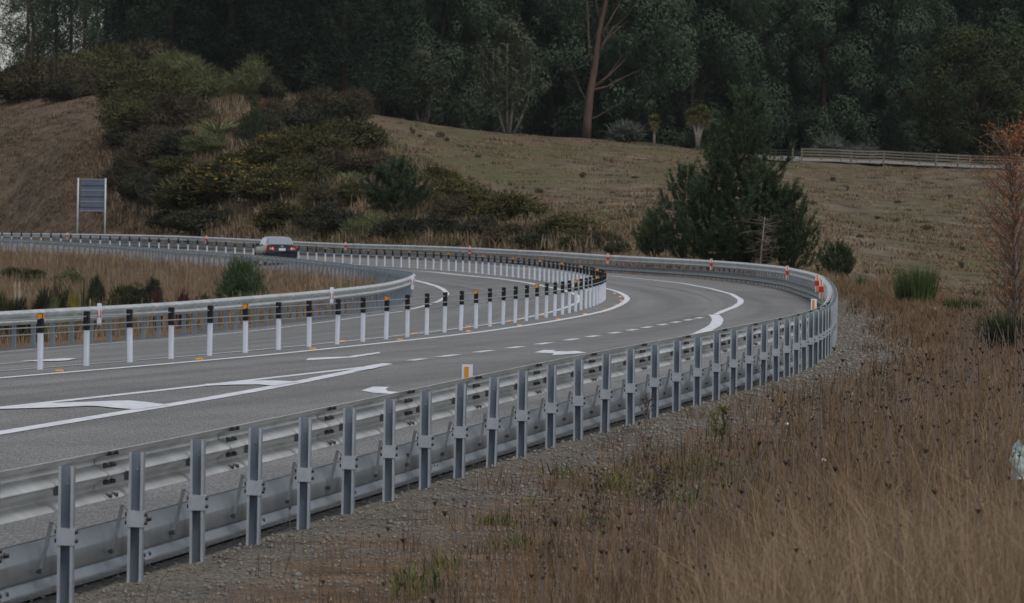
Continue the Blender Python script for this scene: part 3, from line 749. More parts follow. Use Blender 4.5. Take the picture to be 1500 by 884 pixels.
# ------------------------------------------------------------------ vegetation helpers
def unit(v): return v / (np.linalg.norm(v, axis=-1, keepdims=True) + 1e-9)
def leaf_quads(P, D, L, W, rng):
    """diamond leaves from points P along D"""
    n = len(P); D = unit(D); R = unit(np.cross(D, rng.normal(size=(n, 3))))
    L = np.broadcast_to(np.asarray(L, float), (n,))[:, None]; W = np.broadcast_to(np.asarray(W, float), (n,))[:, None]
    A = P; B = P + D * L * .45 + R * W / 2; Cc = P + D * L; E = P + D * L * .45 - R * W / 2
    V = np.stack([A, B, Cc, E], 1).reshape(-1, 3); F = np.arange(4 * n).reshape(n, 4)
    return V, F
def join(parts):
    Vs, Fs, Ms, o = [], [], [], 0
    for V, F, m in parts:
        Vs.append(V); Fs.append(F + o); Ms.append(np.full(len(F), m)); o += len(V)
    return np.concatenate(Vs), np.concatenate(Fs), np.concatenate(Ms)
def leaf_mesh(name, parts, mats):
    V, F, Mi = join(parts); return mesh_np(name, V, F, mats, Mi)
def ball(rng, n, r, shell=.5):
    d = unit(rng.normal(size=(n, 3))); k = (shell + (1 - shell) * rng.random(n)) ** (1 / 1.5)
    return d * k[:, None] * np.asarray(r)
def clump_leaves(centres, radii, per, L, W, rng, droop=.5, flat=.8, jit=.26):
    """leaves over the outside of lobes, lying roughly in the lobe's surface and hanging by droop"""
    ra = np.asarray(radii, float); pp = np.maximum(8, (per * (ra / np.mean(ra)) ** 2).astype(int))
    Cn = np.repeat(np.asarray(centres), pp, 0); Rr = np.repeat(ra, pp); n = len(Cn)
    u = unit(rng.normal(size=(n, 3))); k = (.74 + .32 * rng.random(n) ** .6) * Rr
    P = Cn + u * k[:, None] * np.array([1, 1, flat]); N_ = unit(u + rng.normal(size=(n, 3)) * jit)
    T = rng.normal(size=(n, 3)); T[:, 2] -= droop * 2.2; T = unit(T - N_ * (T * N_).sum(1)[:, None]); Bv = unit(np.cross(N_, T))
    Lr = (L * (.6 + .8 * rng.random(n)))[:, None]; Wr = (W * (.6 + .8 * rng.random(n)))[:, None]
    V = np.stack([P, P + T * Lr * .45 + Bv * Wr / 2, P + T * Lr, P + T * Lr * .45 - Bv * Wr / 2], 1).reshape(-1, 3)
    return V, np.arange(4 * n).reshape(n, 4)
def limb(m, a, b, r0, r1, rng, bend=.12, k=5, n=6, mi=0):
    a, b = np.asarray(a, float), np.asarray(b, float); L = np.linalg.norm(b - a); off = rng.normal(size=3) * L * bend; off[2] = abs(off[2]) * .3
    pts = [a + (b - a) * t + off * math.sin(PI * t) for t in np.linspace(0, 1, k)]
    m.tube(pts, np.linspace(r0, r1, k), n, mi); return pts

def gum(seed, H=26., R=4.2, base=.08, nclump=150, per=85, r=1.25, trunk=.38, top=.75, fol='gum', L=.42, W=.13, low_twigs=True):
    """tall gum: trunk with rising limbs, drooping clumps of leaves"""
    rng = np.random.default_rng(seed); m = MB()
    tp = [np.array([0, 0, -.6])]; sway = rng.normal(size=2) * .5
    for t in np.linspace(.12, .92, 7): tp.append(np.array([sway[0] * t * t * 2 + rng.normal() * .15, sway[1] * t * t * 2 + rng.normal() * .15, H * t]))
    m.tube(tp, np.linspace(trunk, .06, 8), 8)
    C, Rr = [], []
    nl = 30
    for k in range(nl):
        t = base + (.95 - base) * (k + rng.random()) / nl; i = min(int(t / .92 * 7), 6); p0 = tp[i] + (tp[min(i + 1, 7)] - tp[i]) * (t / .92 * 7 - i)
        env = R * (math.sin(PI * min(1, (.16 + .84 * t) ** .85)) * .75 + .28) * (.6 + .6 * rng.random())
        a = k * 2.4 + rng.normal() * .5; e = p0 + np.array([math.cos(a) * env, math.sin(a) * env, env * (.2 + .5 * rng.random())])
        limb(m, p0, e, trunk * .30 * (1 - t * .6), .025, rng)
        big = r * (.75 + .6 * rng.random()); C.append(e - (0, 0, .5)); Rr.append(big)
        C.append(p0 + (e - p0) * .45); Rr.append(big * .7)
        for q in range(nclump // nl):
            d = unit(rng.normal(size=3)); d[2] = d[2] * 1.2 - .15; C.append(e + d * big * (.75 + .45 * rng.random()) - (0, 0, .5)); Rr.append(big * (.26 + .26 * rng.random()))
    tr = m.mesh('trunk', MT['bark_dark' if seed % 2 else 'bark_gum'], True)
    V, F = clump_leaves(C, Rr, per, L, W, rng, .62, 1.3, .16)
    return tr, leaf_mesh('crown', [(V, F, 0)], [MT[fol]])

def dark_pine(seed, H=24., R=3.6, n=15000, L=.5, W=.10, mats='pine_and_wood_shade', base=.03):
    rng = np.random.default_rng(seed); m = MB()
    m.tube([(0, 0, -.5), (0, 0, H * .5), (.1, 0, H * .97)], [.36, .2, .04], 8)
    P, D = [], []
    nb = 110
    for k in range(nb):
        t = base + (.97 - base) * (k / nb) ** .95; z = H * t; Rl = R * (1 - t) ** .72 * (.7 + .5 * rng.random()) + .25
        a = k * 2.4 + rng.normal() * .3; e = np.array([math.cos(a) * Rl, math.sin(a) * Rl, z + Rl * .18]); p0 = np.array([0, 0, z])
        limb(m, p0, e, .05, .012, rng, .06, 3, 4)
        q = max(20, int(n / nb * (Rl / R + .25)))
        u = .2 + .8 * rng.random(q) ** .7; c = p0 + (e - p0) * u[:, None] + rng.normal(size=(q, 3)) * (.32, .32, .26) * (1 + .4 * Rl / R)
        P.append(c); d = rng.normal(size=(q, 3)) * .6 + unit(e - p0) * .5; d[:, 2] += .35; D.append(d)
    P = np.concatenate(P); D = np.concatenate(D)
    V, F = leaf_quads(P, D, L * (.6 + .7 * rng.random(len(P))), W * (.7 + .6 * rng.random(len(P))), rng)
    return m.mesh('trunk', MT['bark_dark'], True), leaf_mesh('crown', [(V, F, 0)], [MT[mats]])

def young_pine(seed, stems, per=7, shoot=.55, needles=46, nl=.15, nw=.022, whorl=.52):
    """young pine of one or more stems (x, y, height, reach): open whorls of branches that turn up into long candle-like shoots"""
    rng = np.random.default_rng(seed); m = MB(); P, D, PT_, DT_ = [], [], [], []
    def shoot_at(c, d, l):
        d = unit(d); k = int(needles * (.6 + .5 * l / shoot)); u = rng.random(k); P.append(c + d * (u * l)[:, None]); rad = unit(np.cross(d, rng.normal(size=(k, 3)))); D.append(rad * .75 + d * .8)
        if rng.random() < .6:
            k2 = 5; u = .9 + .25 * rng.random(k2); PT_.append(c + d * (u * l)[:, None]); DT_.append(d + rng.normal(size=(k2, 3)) * .25)
    for sx, sy, H, R in stems:
        b0 = np.array([sx * .35, sy * .35, 0]); tip = np.array([sx, sy, H]); ax = lambda t: b0 + (tip - b0) * np.array([t ** .8, t ** .8, t])
        m.tube([ax(0) - (0, 0, .3)] + [ax(t) for t in (.25, .5, .75, .97)], [.016 * H, .013 * H, .010 * H, .006 * H, .012], 7)
        nw_ = max(5, int(H / whorl))
        for wv in range(nw_):
            t = .05 + .90 * wv / (nw_ - 1); p0 = ax(t); Rl = (R * (1 - t) ** .75 + .15) * (.8 + .4 * rng.random())
            for b in range(per):
                if rng.random() < .14: continue
                a = 2 * PI * (b + rng.random() * .9) / per + wv * 1.3; Lb = Rl * (.45 + .75 * rng.random()); lift_ = .30 + .35 * rng.random()
                pts = [p0 + np.array([math.cos(a) * Lb * u ** .85, math.sin(a) * Lb * u ** .85, Lb * (.06 * u + lift_ * u ** 2.4)]) for u in np.linspace(0, 1, 6)]
                m.tube(pts, np.linspace(.03, .008, 6) * (H / 7) ** .5, 4)
                ns = max(3, int(Lb / .17))
                for q in range(ns):
                    u = .25 + .75 * (q + rng.random()) / ns; i = min(int(u * 5), 4); c = pts[i] + (pts[i + 1] - pts[i]) * (u * 5 - i)
                    f = pts[i + 1] - pts[i]; f = f / np.linalg.norm(f); d = f * .75 + rng.normal(size=3) * .5; d[2] += .35 + .4 * u; shoot_at(c, d, shoot * (.4 + .5 * rng.random()))
                d = pts[-1] - pts[-2]; d = d / np.linalg.norm(d); d[2] += .9; shoot_at(pts[-1], d, shoot * (1.0 + .4 * rng.random()))
                for _ in range(2): shoot_at(pts[-1 - _], d * .6 + rng.normal(size=3) * .35 + (0, 0, .5), shoot * (.7 + .5 * rng.random()))
        shoot_at(ax(.94), np.array([0, 0, 1.]), shoot * 1.5)
    P = np.concatenate(P); D = np.concatenate(D); V, F = leaf_quads(P, D, nl * (.7 + .6 * rng.random(len(P))), nw, rng); parts = [(V, F, 0)]
    PT_ = np.concatenate(PT_); DT_ = np.concatenate(DT_); V, F = leaf_quads(PT_, DT_, nl * .8, nw * 1.2, rng); parts.append((V, F, 1))
    return m.mesh('trunk', MT['bark_dark'], True), leaf_mesh('crown', parts, [MT['pine'], MT['pine_tip']])

def bush(seed, w=1., h=1., n=2600, fol='gorse', L=.10, W=.05, flowers=0, lumps=9, up=.3, stem=True):
    """spreading bush of a unit size, foliage with an uneven outline"""
    rng = np.random.default_rng(seed); C, Rr = [], []
    for k in range(lumps):
        a = rng.random() * 2 * PI; q = .42 * math.sqrt(rng.random()) * w; r = (.11 + .17 * rng.random() ** 1.5) * min(w, h * 1.2)
        C.append(np.array([math.cos(a) * q, math.sin(a) * q, max(r * .5, h * (.9 - .95 * q / w) * (.45 + .55 * rng.random()) - r * .5)])); Rr.append(r)
    V, F = clump_leaves(C, Rr, n // lumps, L, W, rng, -up, .85); parts = [(V, F, 0)]
    sp = rng.random((n // 6, 3)) * (w, w, h * .5) - (w / 2, w / 2, 0); sp = sp[((sp[:, 0] / w) ** 2 + (sp[:, 1] / w) ** 2) < .2]
    d = rng.normal(size=sp.shape) * .5; d[:, 2] += .6; V, F = leaf_quads(sp, d, L * 1.3, W, rng); parts.append((V, F, 0))
    ns = n // 3; ci = rng.integers(0, lumps, ns); u_ = unit(rng.normal(size=(ns, 3)) + (0, 0, .35)); sp = np.array(C)[ci] + u_ * (np.array(Rr)[ci] * (.85 + .25 * rng.random(ns)))[:, None]; d = u_ + rng.normal(size=(ns, 3)) * .4; d[:, 2] += .5
    V, F = leaf_quads(sp, d, L * 2.7, W * .6, rng); parts.append((V, F, 0))
    mats = [MT[fol]]
    if flowers:
        i = rng.integers(0, lumps, flowers); c = np.array(C)[i]; r = np.array(Rr)[i]; dd = unit(rng.normal(size=(flowers, 3)) + (0, 0, .5)); p = c + dd * r[:, None] * (.9 + .2 * rng.random((flowers, 1)))
        V, F = leaf_quads(p, dd + rng.normal(size=p.shape) * .4, L * .6, W * .9, rng); parts.append((V, F, 1)); mats.append(MT['flower'])
    cm = leaf_mesh('foliage', parts, mats)
    m = MB()
    for k in range(6): limb(m, (rng.normal() * .04, rng.normal() * .04, -.08), C[k % lumps], .02, .006, rng, .15, 4, 4)
    return m.mesh('stem', MT['bark_dark']), cm

def spears(seed, n, h, spread, w, mats, lean=.35, curve=.25, k=4, jitter=.1):
    """upright stems or sword leaves rising from a base, bending outward"""
    rng = np.random.default_rng(seed); a = rng.random(n) * 2 * PI; hh = h * (.55 + .5 * rng.random(n)); ln = lean * rng.random(n) ** .7
    b = np.stack([np.cos(a) * spread * rng.random(n), np.sin(a) * spread * rng.random(n), 0 * a], 1)
    d = np.stack([np.cos(a) * ln, np.sin(a) * ln, np.ones(n)], 1); d = unit(d + rng.normal(size=d.shape) * jitter)
    out = np.stack([np.cos(a), np.sin(a), 0 * a], 1); side = unit(np.cross(d, rng.normal(size=d.shape)))
    us = np.linspace(0, 1, k); VV = []
    for u in us:
        c = b + d * (hh * u)[:, None] + out * (curve * hh * u ** 2.2)[:, None] - np.array([0, 0, 1.]) * (curve * .6 * hh * u ** 3)[:, None]
        ww = w * (1 - u) ** .6 * .5 + .0008; VV += [c - side * ww, c + side * ww]
    V = np.stack(VV, 1); V0 = V.reshape(-1, 3); base = np.arange(n)[:, None] * 2 * k; j = np.arange(k - 1)[None] * 2
    F = np.stack([base + j, base + j + 1, base + j + 3, base + j + 2], -1).reshape(-1, 4)
    Mi = np.repeat(rng.integers(0, len(mats), n), k - 1)
    return V0, F, Mi
def place(kind_name, meshes, p, rz, sc, label, cat, group=None, rot=None):
    o = empty(kind_name, tuple(p), rz); o.scale = sc if hasattr(sc, '__len__') else (sc, sc, sc)
    for nm, me in meshes: obj(nm, me, o)
    tag(o, label, cat, group); return o

# ------------------------------------------------------------------ the wood behind the pasture
def gz(px, Y):
    """ground point in image column px at distance Y"""
    r = ray(px, 330); X = r[0] * Y / r[1]; return np.array([X, Y, tz(X, Y)])
GK = dict(base=.02, nclump=150, per=250, r=1.75, L=.33, W=.15)
GUMS = [gum(101, 27, 4.6, **GK), gum(102, 25, 4.0, **GK), gum(103, 29, 5.0, **GK), gum(104, 24, 3.9, **GK), gum(105, 27, 4.5, **GK)]
FEATHER = [gum(120, 24, 4.4, nclump=180, per=62, r=1.25, base=.05, L=.30, W=.10, trunk=.26), gum(121, 22, 4.6, nclump=180, per=62, r=1.25, base=.05, L=.30, W=.10, trunk=.24)]
PINES = [dark_pine(130), dark_pine(131, 26, 4.0), dark_pine(132, 22, 3.4)]
gl = 'tall dark gum tree with drooping foliage in the wood behind the pasture'
for k, (px, Y) in enumerate([(1010,645),(1078,622),(1150,640),(1205,628),(1262,640),(1318,628),(1370,655),(955,650),(905,662),(800,655),(690,650),(640,640),(565,655),(1440,650),(1500,645),(1545,640)]):
    tr, cr = GUMS[k % 5]; s_ = .92 + .2 * random.random()
    place('gum_tree', [('trunk', tr), ('crown', cr)], gz(px, Y), random.random() * 6.28, (s_ * .95, s_ * .95, s_), gl, 'tree', 'gum trees of the wood behind the pasture')
for k in range(26):
    px = -40 + 62 * k + random.uniform(-16, 16)
    if px < 170: continue
    tr, cr = GUMS[(k * 2 + 1) % 5]; s_ = .95 + .25 * random.random()
    place('gum_tree', [('trunk', tr), ('crown', cr)], gz(px, 690 + random.uniform(-8, 14)), random.random() * 6.28, s_, gl, 'tree', 'gum trees of the wood behind the pasture')
for k, (px, Y) in enumerate([(42, 612), (78, 622), (118, 610), (152, 618), (182, 606), (212, 614), (60, 662), (98, 670), (136, 664), (174, 668), (36, 690)]):
    tr, cr = FEATHER[k % 2]
    place('gum_tree', [('trunk', tr), ('crown', cr)], gz(px, Y), random.random() * 6.28, .8 + .12 * random.random(), 'feathery gum tree against the pale sky above the left hillside', 'tree', 'feathery gums on the left skyline')
pl = 'dense blackish green pine rising behind the scrub on the left hilltop'
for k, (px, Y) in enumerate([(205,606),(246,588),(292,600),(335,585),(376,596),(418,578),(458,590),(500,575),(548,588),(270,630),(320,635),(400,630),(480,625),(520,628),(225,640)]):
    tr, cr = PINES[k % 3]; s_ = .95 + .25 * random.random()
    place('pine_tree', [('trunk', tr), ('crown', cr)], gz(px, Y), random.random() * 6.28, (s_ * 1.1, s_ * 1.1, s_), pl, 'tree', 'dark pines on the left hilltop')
# rounded wattle at the right end of the wood
def wattle(seed, H, R):
    rng = np.random.default_rng(seed); m = MB(); C, Rr = [], []
    m.tube([(0, 0, -.5), (.1, .1, H * .45)], [.4, .26], 8)
    for k in range(230):
        d = unit(rng.normal(size=3)); q = (.5 + .5 * rng.random() ** .5); hz = H * .50 + d[2] * H * .49 * q; rr = R * (1.0 if hz < H * .6 else 1 - .25 * (hz / H - .6) / .4)
        c = np.array([d[0] * rr * q, d[1] * rr * q, hz]); C.append(c); Rr.append(.7 + .75 * rng.random())
        if k % 6 == 0: limb(m, (.1, .1, H * .3), c, .10, .03, rng, .1, 4, 5)
    V, F = clump_leaves(C, Rr, 125, .27, .17, rng, -.05, .85, .2)
    return m.mesh('trunk', MT['bark_dark'], True), leaf_mesh('crown', [(V, F, 0)], [MT['wattle']])
WA = [wattle(140, 13.6, 6.0), wattle(141, 13.6, 5.4)]
for (px, Y, k, s_, lb) in [(1425, 612, 0, 1.0, 'rounded olive green tree with lumpy crown at the right end of the wood'), (1520, 618, 1, 1.1, 'second rounded olive green tree cut by the right edge, beside a lumpy one')]:
    place('wattle_tree', [('trunk', WA[k][0]), ('crown', WA[k][1])], gz(px, Y), k * 2., s_, lb, 'tree')

# the big old gum with a pinkish trunk, built limb by limb
def big_gum():
    rng = np.random.default_rng(150); m = MB(); s = 1 / 14.7     # metres per photo pixel there
    P = lambda x, y, d=0.: np.array([(x - 857) * s, d, (207 - y) * s])
    m.tube([P(857, 214), P(858, 180), P(861, 145), P(868, 100), P(872, 60), P(882, 10), P(892, -60)], [.46, .41, .37, .31, .25, .20, .11], 10)
    ls = []
    for pts, r in [([P(862,140), P(885,134), P(905,122), P(930,110), P(955,96, -1)], .19), ([P(861,138), P(888,118), P(905,100), P(922,78, .8), P(955,66, 1)], .17), ([P(868,95), P(880,72), P(892,52), P(908,38), P(925,14, -1)], .17),
                   ([P(872,70), P(888,40), P(902,14), P(915,-20)], .15), ([P(866,110), P(858,70), P(856,30), P(850,-30, 1)], .14), ([P(859,160), P(848,140), P(838,118), P(833,98, -1)], .09), ([P(858,182), P(872,176), P(890,164), P(914,150, .5)], .11),
                   ([P(870,80), P(885,66), P(910,44), P(935,42, .6)], .10), ([P(861,140), P(880,126), P(905,92), P(915,76, 1.2)], .11), ([P(874, 50), P(866, 10), P(862, -50)], .13), ([P(880, 20), P(900, -20), P(915, -70)], .12)]:
        m.tube(pts, np.linspace(r * .80, .035, len(pts)), 7); ls.append(pts)
    C = []
    for pts in ls:
        for k in range(5): C.append(pts[-1] + rng.normal(size=3) * (1.1, 1.2, .8) + (.3, 0, .4))
    for k in range(110):   # crown above and to the right of the fork
        C.append(P(rng.uniform(815, 990), rng.uniform(-140, 30) if rng.random() < .8 else rng.uniform(20, 70), .6 + abs(rng.normal()) * 2.2))
    for k in range(34): C.append(P(rng.uniform(930, 1000), rng.uniform(10, 120), rng.normal() * 1.5))
    V, F = clump_leaves(C, .7 + .9 * rng.random(len(C)), 110, .38, .17, rng, .6, 1.2, .18)
    o = empty('gum_tree', tuple(gz(857, 604)))
    obj('trunk', m.mesh('trunk', MT['bark_gum'], True), o); obj('crown', leaf_mesh('crown', [(V, F, 0)], [MT['gum']]), o)
    tag(o, 'old gum tree with a thick pinkish trunk and bare forking limbs at the pasture edge', 'tree')
big_gum()
def small_gum(px, Y, seed, label, H, R, x0=0.):
    rng = np.random.default_rng(seed); m = MB(); C, Rr = [], []
    stems = [(-.9, .95), (-.1, 1.0), (.5, .9), (1.3, .8), (.2, .7), (-1.6, .7)]
    for dx, hh in stems:
        e = np.array([dx * R * .45, rng.normal() * R * .3, H * hh * .8]); limb(m, (dx * .22, rng.normal() * .15, -.3), e, .14, .03, rng, .06, 6, 6)
    for k in range(90):
        t = rng.random() ** .8; z = H * (.22 + .76 * t); q = R * math.sin(PI * (.18 + .74 * t)) * math.sqrt(rng.random()); a = rng.random() * 6.28
        C.append(np.array([math.cos(a) * q, math.sin(a) * q, z])); Rr.append(.55 + .5 * rng.random())
    V, F = clump_leaves(C, Rr, 85, .34, .13, rng, .5, 1.2, .2)
    o = empty('gum_tree', tuple(gz(px, Y))); obj('trunk', m.mesh('trunk', MT['bark_pale'], True), o); obj('crown', leaf_mesh('crown', [(V, F, 0)], [MT['gum_young']]), o)
    tag(o, label, 'tree')
small_gum(742, 598, 160, 'shorter paler gum tree with several thin pale stems at the edge of the wood', 10.6, 3.6)
small_gum(618, 606, 161, 'small sparse gum sapling by the gap of light in the wood edge', 6.5, 2.2)
# the depth of the wood, one mass whose dark colour stands in for shade
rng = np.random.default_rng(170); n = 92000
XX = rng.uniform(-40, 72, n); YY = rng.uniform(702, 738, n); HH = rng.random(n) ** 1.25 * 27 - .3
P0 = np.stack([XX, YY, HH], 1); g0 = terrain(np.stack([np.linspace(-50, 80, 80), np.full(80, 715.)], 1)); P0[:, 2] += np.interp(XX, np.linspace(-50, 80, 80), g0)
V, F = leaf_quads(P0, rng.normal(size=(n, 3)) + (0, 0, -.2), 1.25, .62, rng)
kind(obj('distant_wood', leaf_mesh('distant_wood', [(V, F, 0)], [MT['pine_and_wood_shade']])), 'stuff')
# dark stems standing in the wood
m_ = MB()
tr = m_.mesh
STEM = MB(); STEM.tube([(0, 0, -.5), (.1, 0, 8), (.3, .1, 22)], [.22, .17, .06], 7); STEM = STEM.mesh('trunk', MT['bark_gum'], True)

# ------------------------------------------------------------------ pasture: cabbage trees, shrubs, fence, gate, track
def sword_ball(seed, n, L, w, mats, up=.2):
    rng = np.random.default_rng(seed); d = unit(rng.normal(size=(n, 3)) + (0, 0, up)); side = unit(np.cross(d, (0, 0, 1.) + rng.normal(size=(n, 3)) * .2)); LL = L * (.75 + .35 * rng.random(n))
    VV = []
    for u in (0, .5, 1):
        c = d * (LL * u)[:, None] - np.array([0, 0, 1.]) * (LL * .16 * u * u)[:, None]; ww = w * (.7, 1, .08)[int(u * 2)] / 2; VV += [c - side * ww, c + side * ww]
    V = np.stack(VV, 1).reshape(-1, 3); b = np.arange(n)[:, None] * 6; j = np.arange(2)[None] * 2
    return V, np.stack([b + j, b + j + 1, b + j + 3, b + j + 2], -1).reshape(-1, 4)
def cabbage_tree(px, Y, heads, H, label):
    o = empty('cabbage_tree', tuple(gz(px, Y)))
    m = MB(); parts = []
    for k, (dx, dz) in enumerate(heads):
        m.tube([(0, 0, -.3), (dx * .25, 0, H * .4), (dx, 0, H + dz)], [.16, .13, .11], 7)
        V, F = sword_ball(180 + k, 300, .88, .065, None, .35); parts.append((V + np.array([dx, 0, H + dz + .1]), F, 0))
        rng = np.random.default_rng(190 + k); q = 150; p = np.stack([rng.normal(size=q) * .12 + dx, rng.normal(size=q) * .12, H + dz - .1 - rng.random(q) * .5], 1); d = rng.normal(size=(q, 3)) * .35; d[:, 2] -= 1
        V, F = leaf_quads(p, d, .6, .05, rng); parts.append((V, F, 1))
    obj('trunk', m.mesh('trunk', MT['bark_pale'], True), o); obj('crown', leaf_mesh('crown', parts, [MT['cabbage'], MT['dead_leaf']]), o); tag(o, label, 'tree')
cabbage_tree(956, 598, [(0, 0)], 2.3, 'cabbage tree with one round head of sword leaves on the pasture skyline')
cabbage_tree(1020, 596, [(0, 0), (.75, -.35), (-.6, -.1), (.3, .3)], 3.3, 'taller cabbage tree with several shaggy heads just left of the big young pine')
SILV = bush(200, 1, 1, 2200, 'silver', .13, .035, 0, 11, .5)
for px, Y, w_, h_, lb in [(915, 600, 3.2, 2.1, 'pale grey green shrub on the pasture skyline beside the single cabbage tree'), (1216, 616, 3.0, 2.4, 'silvery shrub behind the wooden rail fence near its gate end'), (1262, 616, 2.3, 1.7, 'smaller silvery shrub behind the wooden rail fence, right of a larger one')]:
    place('shrub', [('stem', SILV[0]), ('foliage', SILV[1])], gz(px, Y), px, (w_, w_, h_), lb, 'shrub')
# farm track: a pale bank of bare gravel
def along(px0, px1, k, yf, off=0.):
    out = []
    for px in np.linspace(px0, px1, k):
        g = ground_px(px, yf(px), 450, 800, 1.0)
        if g is None: g = gz(px, 606)
        out.append(g)
    return np.array(out)
MT['track'] = mat('pale_gravel_track', (.24, .225, .205), .95, 0, (.17, .16, .145), 1.5, 6)
trk = lambda px: np.interp(px, [1100, 1130, 1180, 1260, 1320, 1480, 1560], [232, 233.5, 235.2, 238, 240.5, 247, 251])
A_ = along(1095, 1500, 60, lambda x: trk(x) + 3.2); B2 = A_ + np.array([0, 9, 0]); B2[:, 2] = terrain(B2[:, :2])
A_[:, 2] += .10; B2[:, 2] += .32
k = len(A_); ii = np.arange(k - 1)
C2 = B2 + np.array([0, 5, -.3])
kind(obj('track', mesh_np('track', np.r_[A_, B2, C2], np.concatenate([np.stack([ii, ii + 1, ii + k + 1, ii + k], 1), np.stack([ii + k, ii + k + 1, ii + 2 * k + 1, ii + 2 * k], 1)]), [MT['track']])), 'structure')
# post and rail fence with a metal gate at its left end
FE = along(1174, 1520, 40, lambda x: trk(x) + 3.0)
FI = dict(C=resample(FE, .25)); FI['S'] = arclen(FI['C']); FI['T'] = tangents(FI['C'])
fo = empty('fence', (0, 0, 0)); tag(fo, 'weathered wooden post and rail fence across the top of the pasture', 'fence')
fpost = MB(); fpost.box((0, 0, .52), (.16, .16, 1.5), 0, 0, .03); fpm = fpost.mesh('post', MT['wood'])
bat = MB(); bat.box((0, 0, .75), (.09, .05, 1.05)); btm = bat.mesh('batten', MT['wood'])
s_ = 0.; k = 0
while s_ < FI['S'][-1]:
    p, t = at_s(FI, s_); obj('post', fpm, fo, (p[0], p[1], p[2]), angle(t)); 
    for q in (1, 2):
        if s_ + q * 1.8 < FI['S'][-1]:
            p2, t2 = at_s(FI, s_ + q * 1.8); obj('batten', btm, fo, (p2[0], p2[1] + .1, p2[2]), angle(t2))
    s_ += 5.4; k += 1
for hh in (.42, .68, .94, 1.19):
    m = MB(); pr = []
    for s_ in np.arange(0, FI['S'][-1], 1.8):
        p, t = at_s(FI, s_); pr.append([(p[0], p[1] - .06, p[2] + hh - .07), (p[0], p[1] - .02, p[2] + hh - .07), (p[0], p[1] - .02, p[2] + hh + .07), (p[0], p[1] - .06, p[2] + hh + .07)])
    m.loft(pr); m.build('rail', MT['wood'], fo)
g1 = along(1129, 1174, 6, lambda x: trk(x) + 2.6); a, b = g1[0], g1[-1]
go = empty('gate', tuple(a)); tag(go, 'low metal tube farm gate at the left end of the wooden fence', 'gate')
m = MB(); d = b - a
for hh in (.25, .5, .75, 1.0): m.tube([np.array([0, 0, hh]), d * .93 + np.array([0, 0, hh])], .025, 5)
for u in (0, .31, .62, .93): m.tube([d * u + np.array([0, 0, .2]), d * u + np.array([0, 0, 1.02])], .03, 5)
m.build('frame', MT['galv_dark'], go)
m = MB(); m.box((d[0] * .70, d[1] * .7 - .1, .6 + d[2] * .7), (.2, .2, 1.6), 0, 0, .04); m.build('post', MT['wood'], go)
# rushes and small dark bushes dotted over the pasture
TUS = [leaf_mesh('foliage', [(*clump_leaves([np.array([0, 0, .38]), np.array([.2, .1, .3]), np.array([-.2, -.1, .3])], [.38, .26, .26], 130, .16, .05, np.random.default_rng(210 + k), -.3, 1.0), 0)], [MT[c]]) for k, c in enumerate(('gorse_dark', 'gorse_brown', 'gorse_dark'))]
for k, (px, py, w_, h_) in enumerate([(645,203,18,10),(655,208,10,8),(605,197,10,9),(615,203,9,7),(602,192,7,7),(540,176,9,9),(790,285,16,9),(748,273,6,6),(853,262,12,10),(1220,266,10,8),(1242,279,6,8),(1408,394,13,12),(1410,368,10,9),(1358,338,30,9),(1060,300,16,9),(1315,300,14,6),(1190,300,18,7),(1285,322,14,6),(700,232,14,6),(930,262,16,5),(1335,376,12,6),(1260,350,16,7),(1390,290,14,6),(880,300,14,5)]):
    g = ground_px(px, py, 240, 700)
    if g is None: continue
    sc = g[1] / F_PX
    o = obj('rush_clump', TUS[k % 3], None, tuple(g), k); o.scale = (w_ * sc * .9, w_ * sc * .9, h_ * sc * 1.1)
    tag(o, 'small dark rush clump dotted on the brown pasture slope', 'rush clump', 'rush clumps dotted over the pasture')

# ------------------------------------------------------------------ scrub on the hillside
GORSE = [bush(300 + k, 1, 1, 5200, 'gorse', .055, .030, 90 if k % 2 == 0 else 40, 20) for k in range(4)]
GOLD = [bush(310 + k, 1, 1, 5200, 'gorse', .055, .030, 620, 20) for k in range(2)]
BROWN = [bush(320 + k, 1, 1, 5000, 'gorse_brown', .055, .024, 0, 19) for k in range(2)]
DARKB = [bush(330 + k, 1, 1, 5200, 'gorse_dark', .055, .030, 0, 19) for k in range(2)]
BROOMB = [bush(340 + k, 1, 1, 5200, 'olive', .075, .016, 0, 16, .9) for k in range(2)]
KINDS_B = {'g': (GORSE, 'gorse_bush', 'olive green gorse bush on the scrubby hillside above the bend', 'gorse bush', 'olive gorse bushes on the hillside'),
           'y': (GOLD, 'gorse_bush', 'gorse bush thick with yellow flowers on the scrubby hillside', 'gorse bush', 'flowering gorse bushes on the hillside'),
           'b': (BROWN, 'scrub_bush', 'brownish half dead bush in the hillside scrub', 'bush', 'brownish bushes on the hillside'),
           'd': (DARKB, 'scrub_bush', 'very dark green bush in the hillside scrub', 'bush', 'dark bushes on the hillside'),
           'o': (BROOMB, 'broom_bush', 'pale olive broom bush below the dark pines on the hillside', 'bush', 'pale broom bushes on the hillside')}
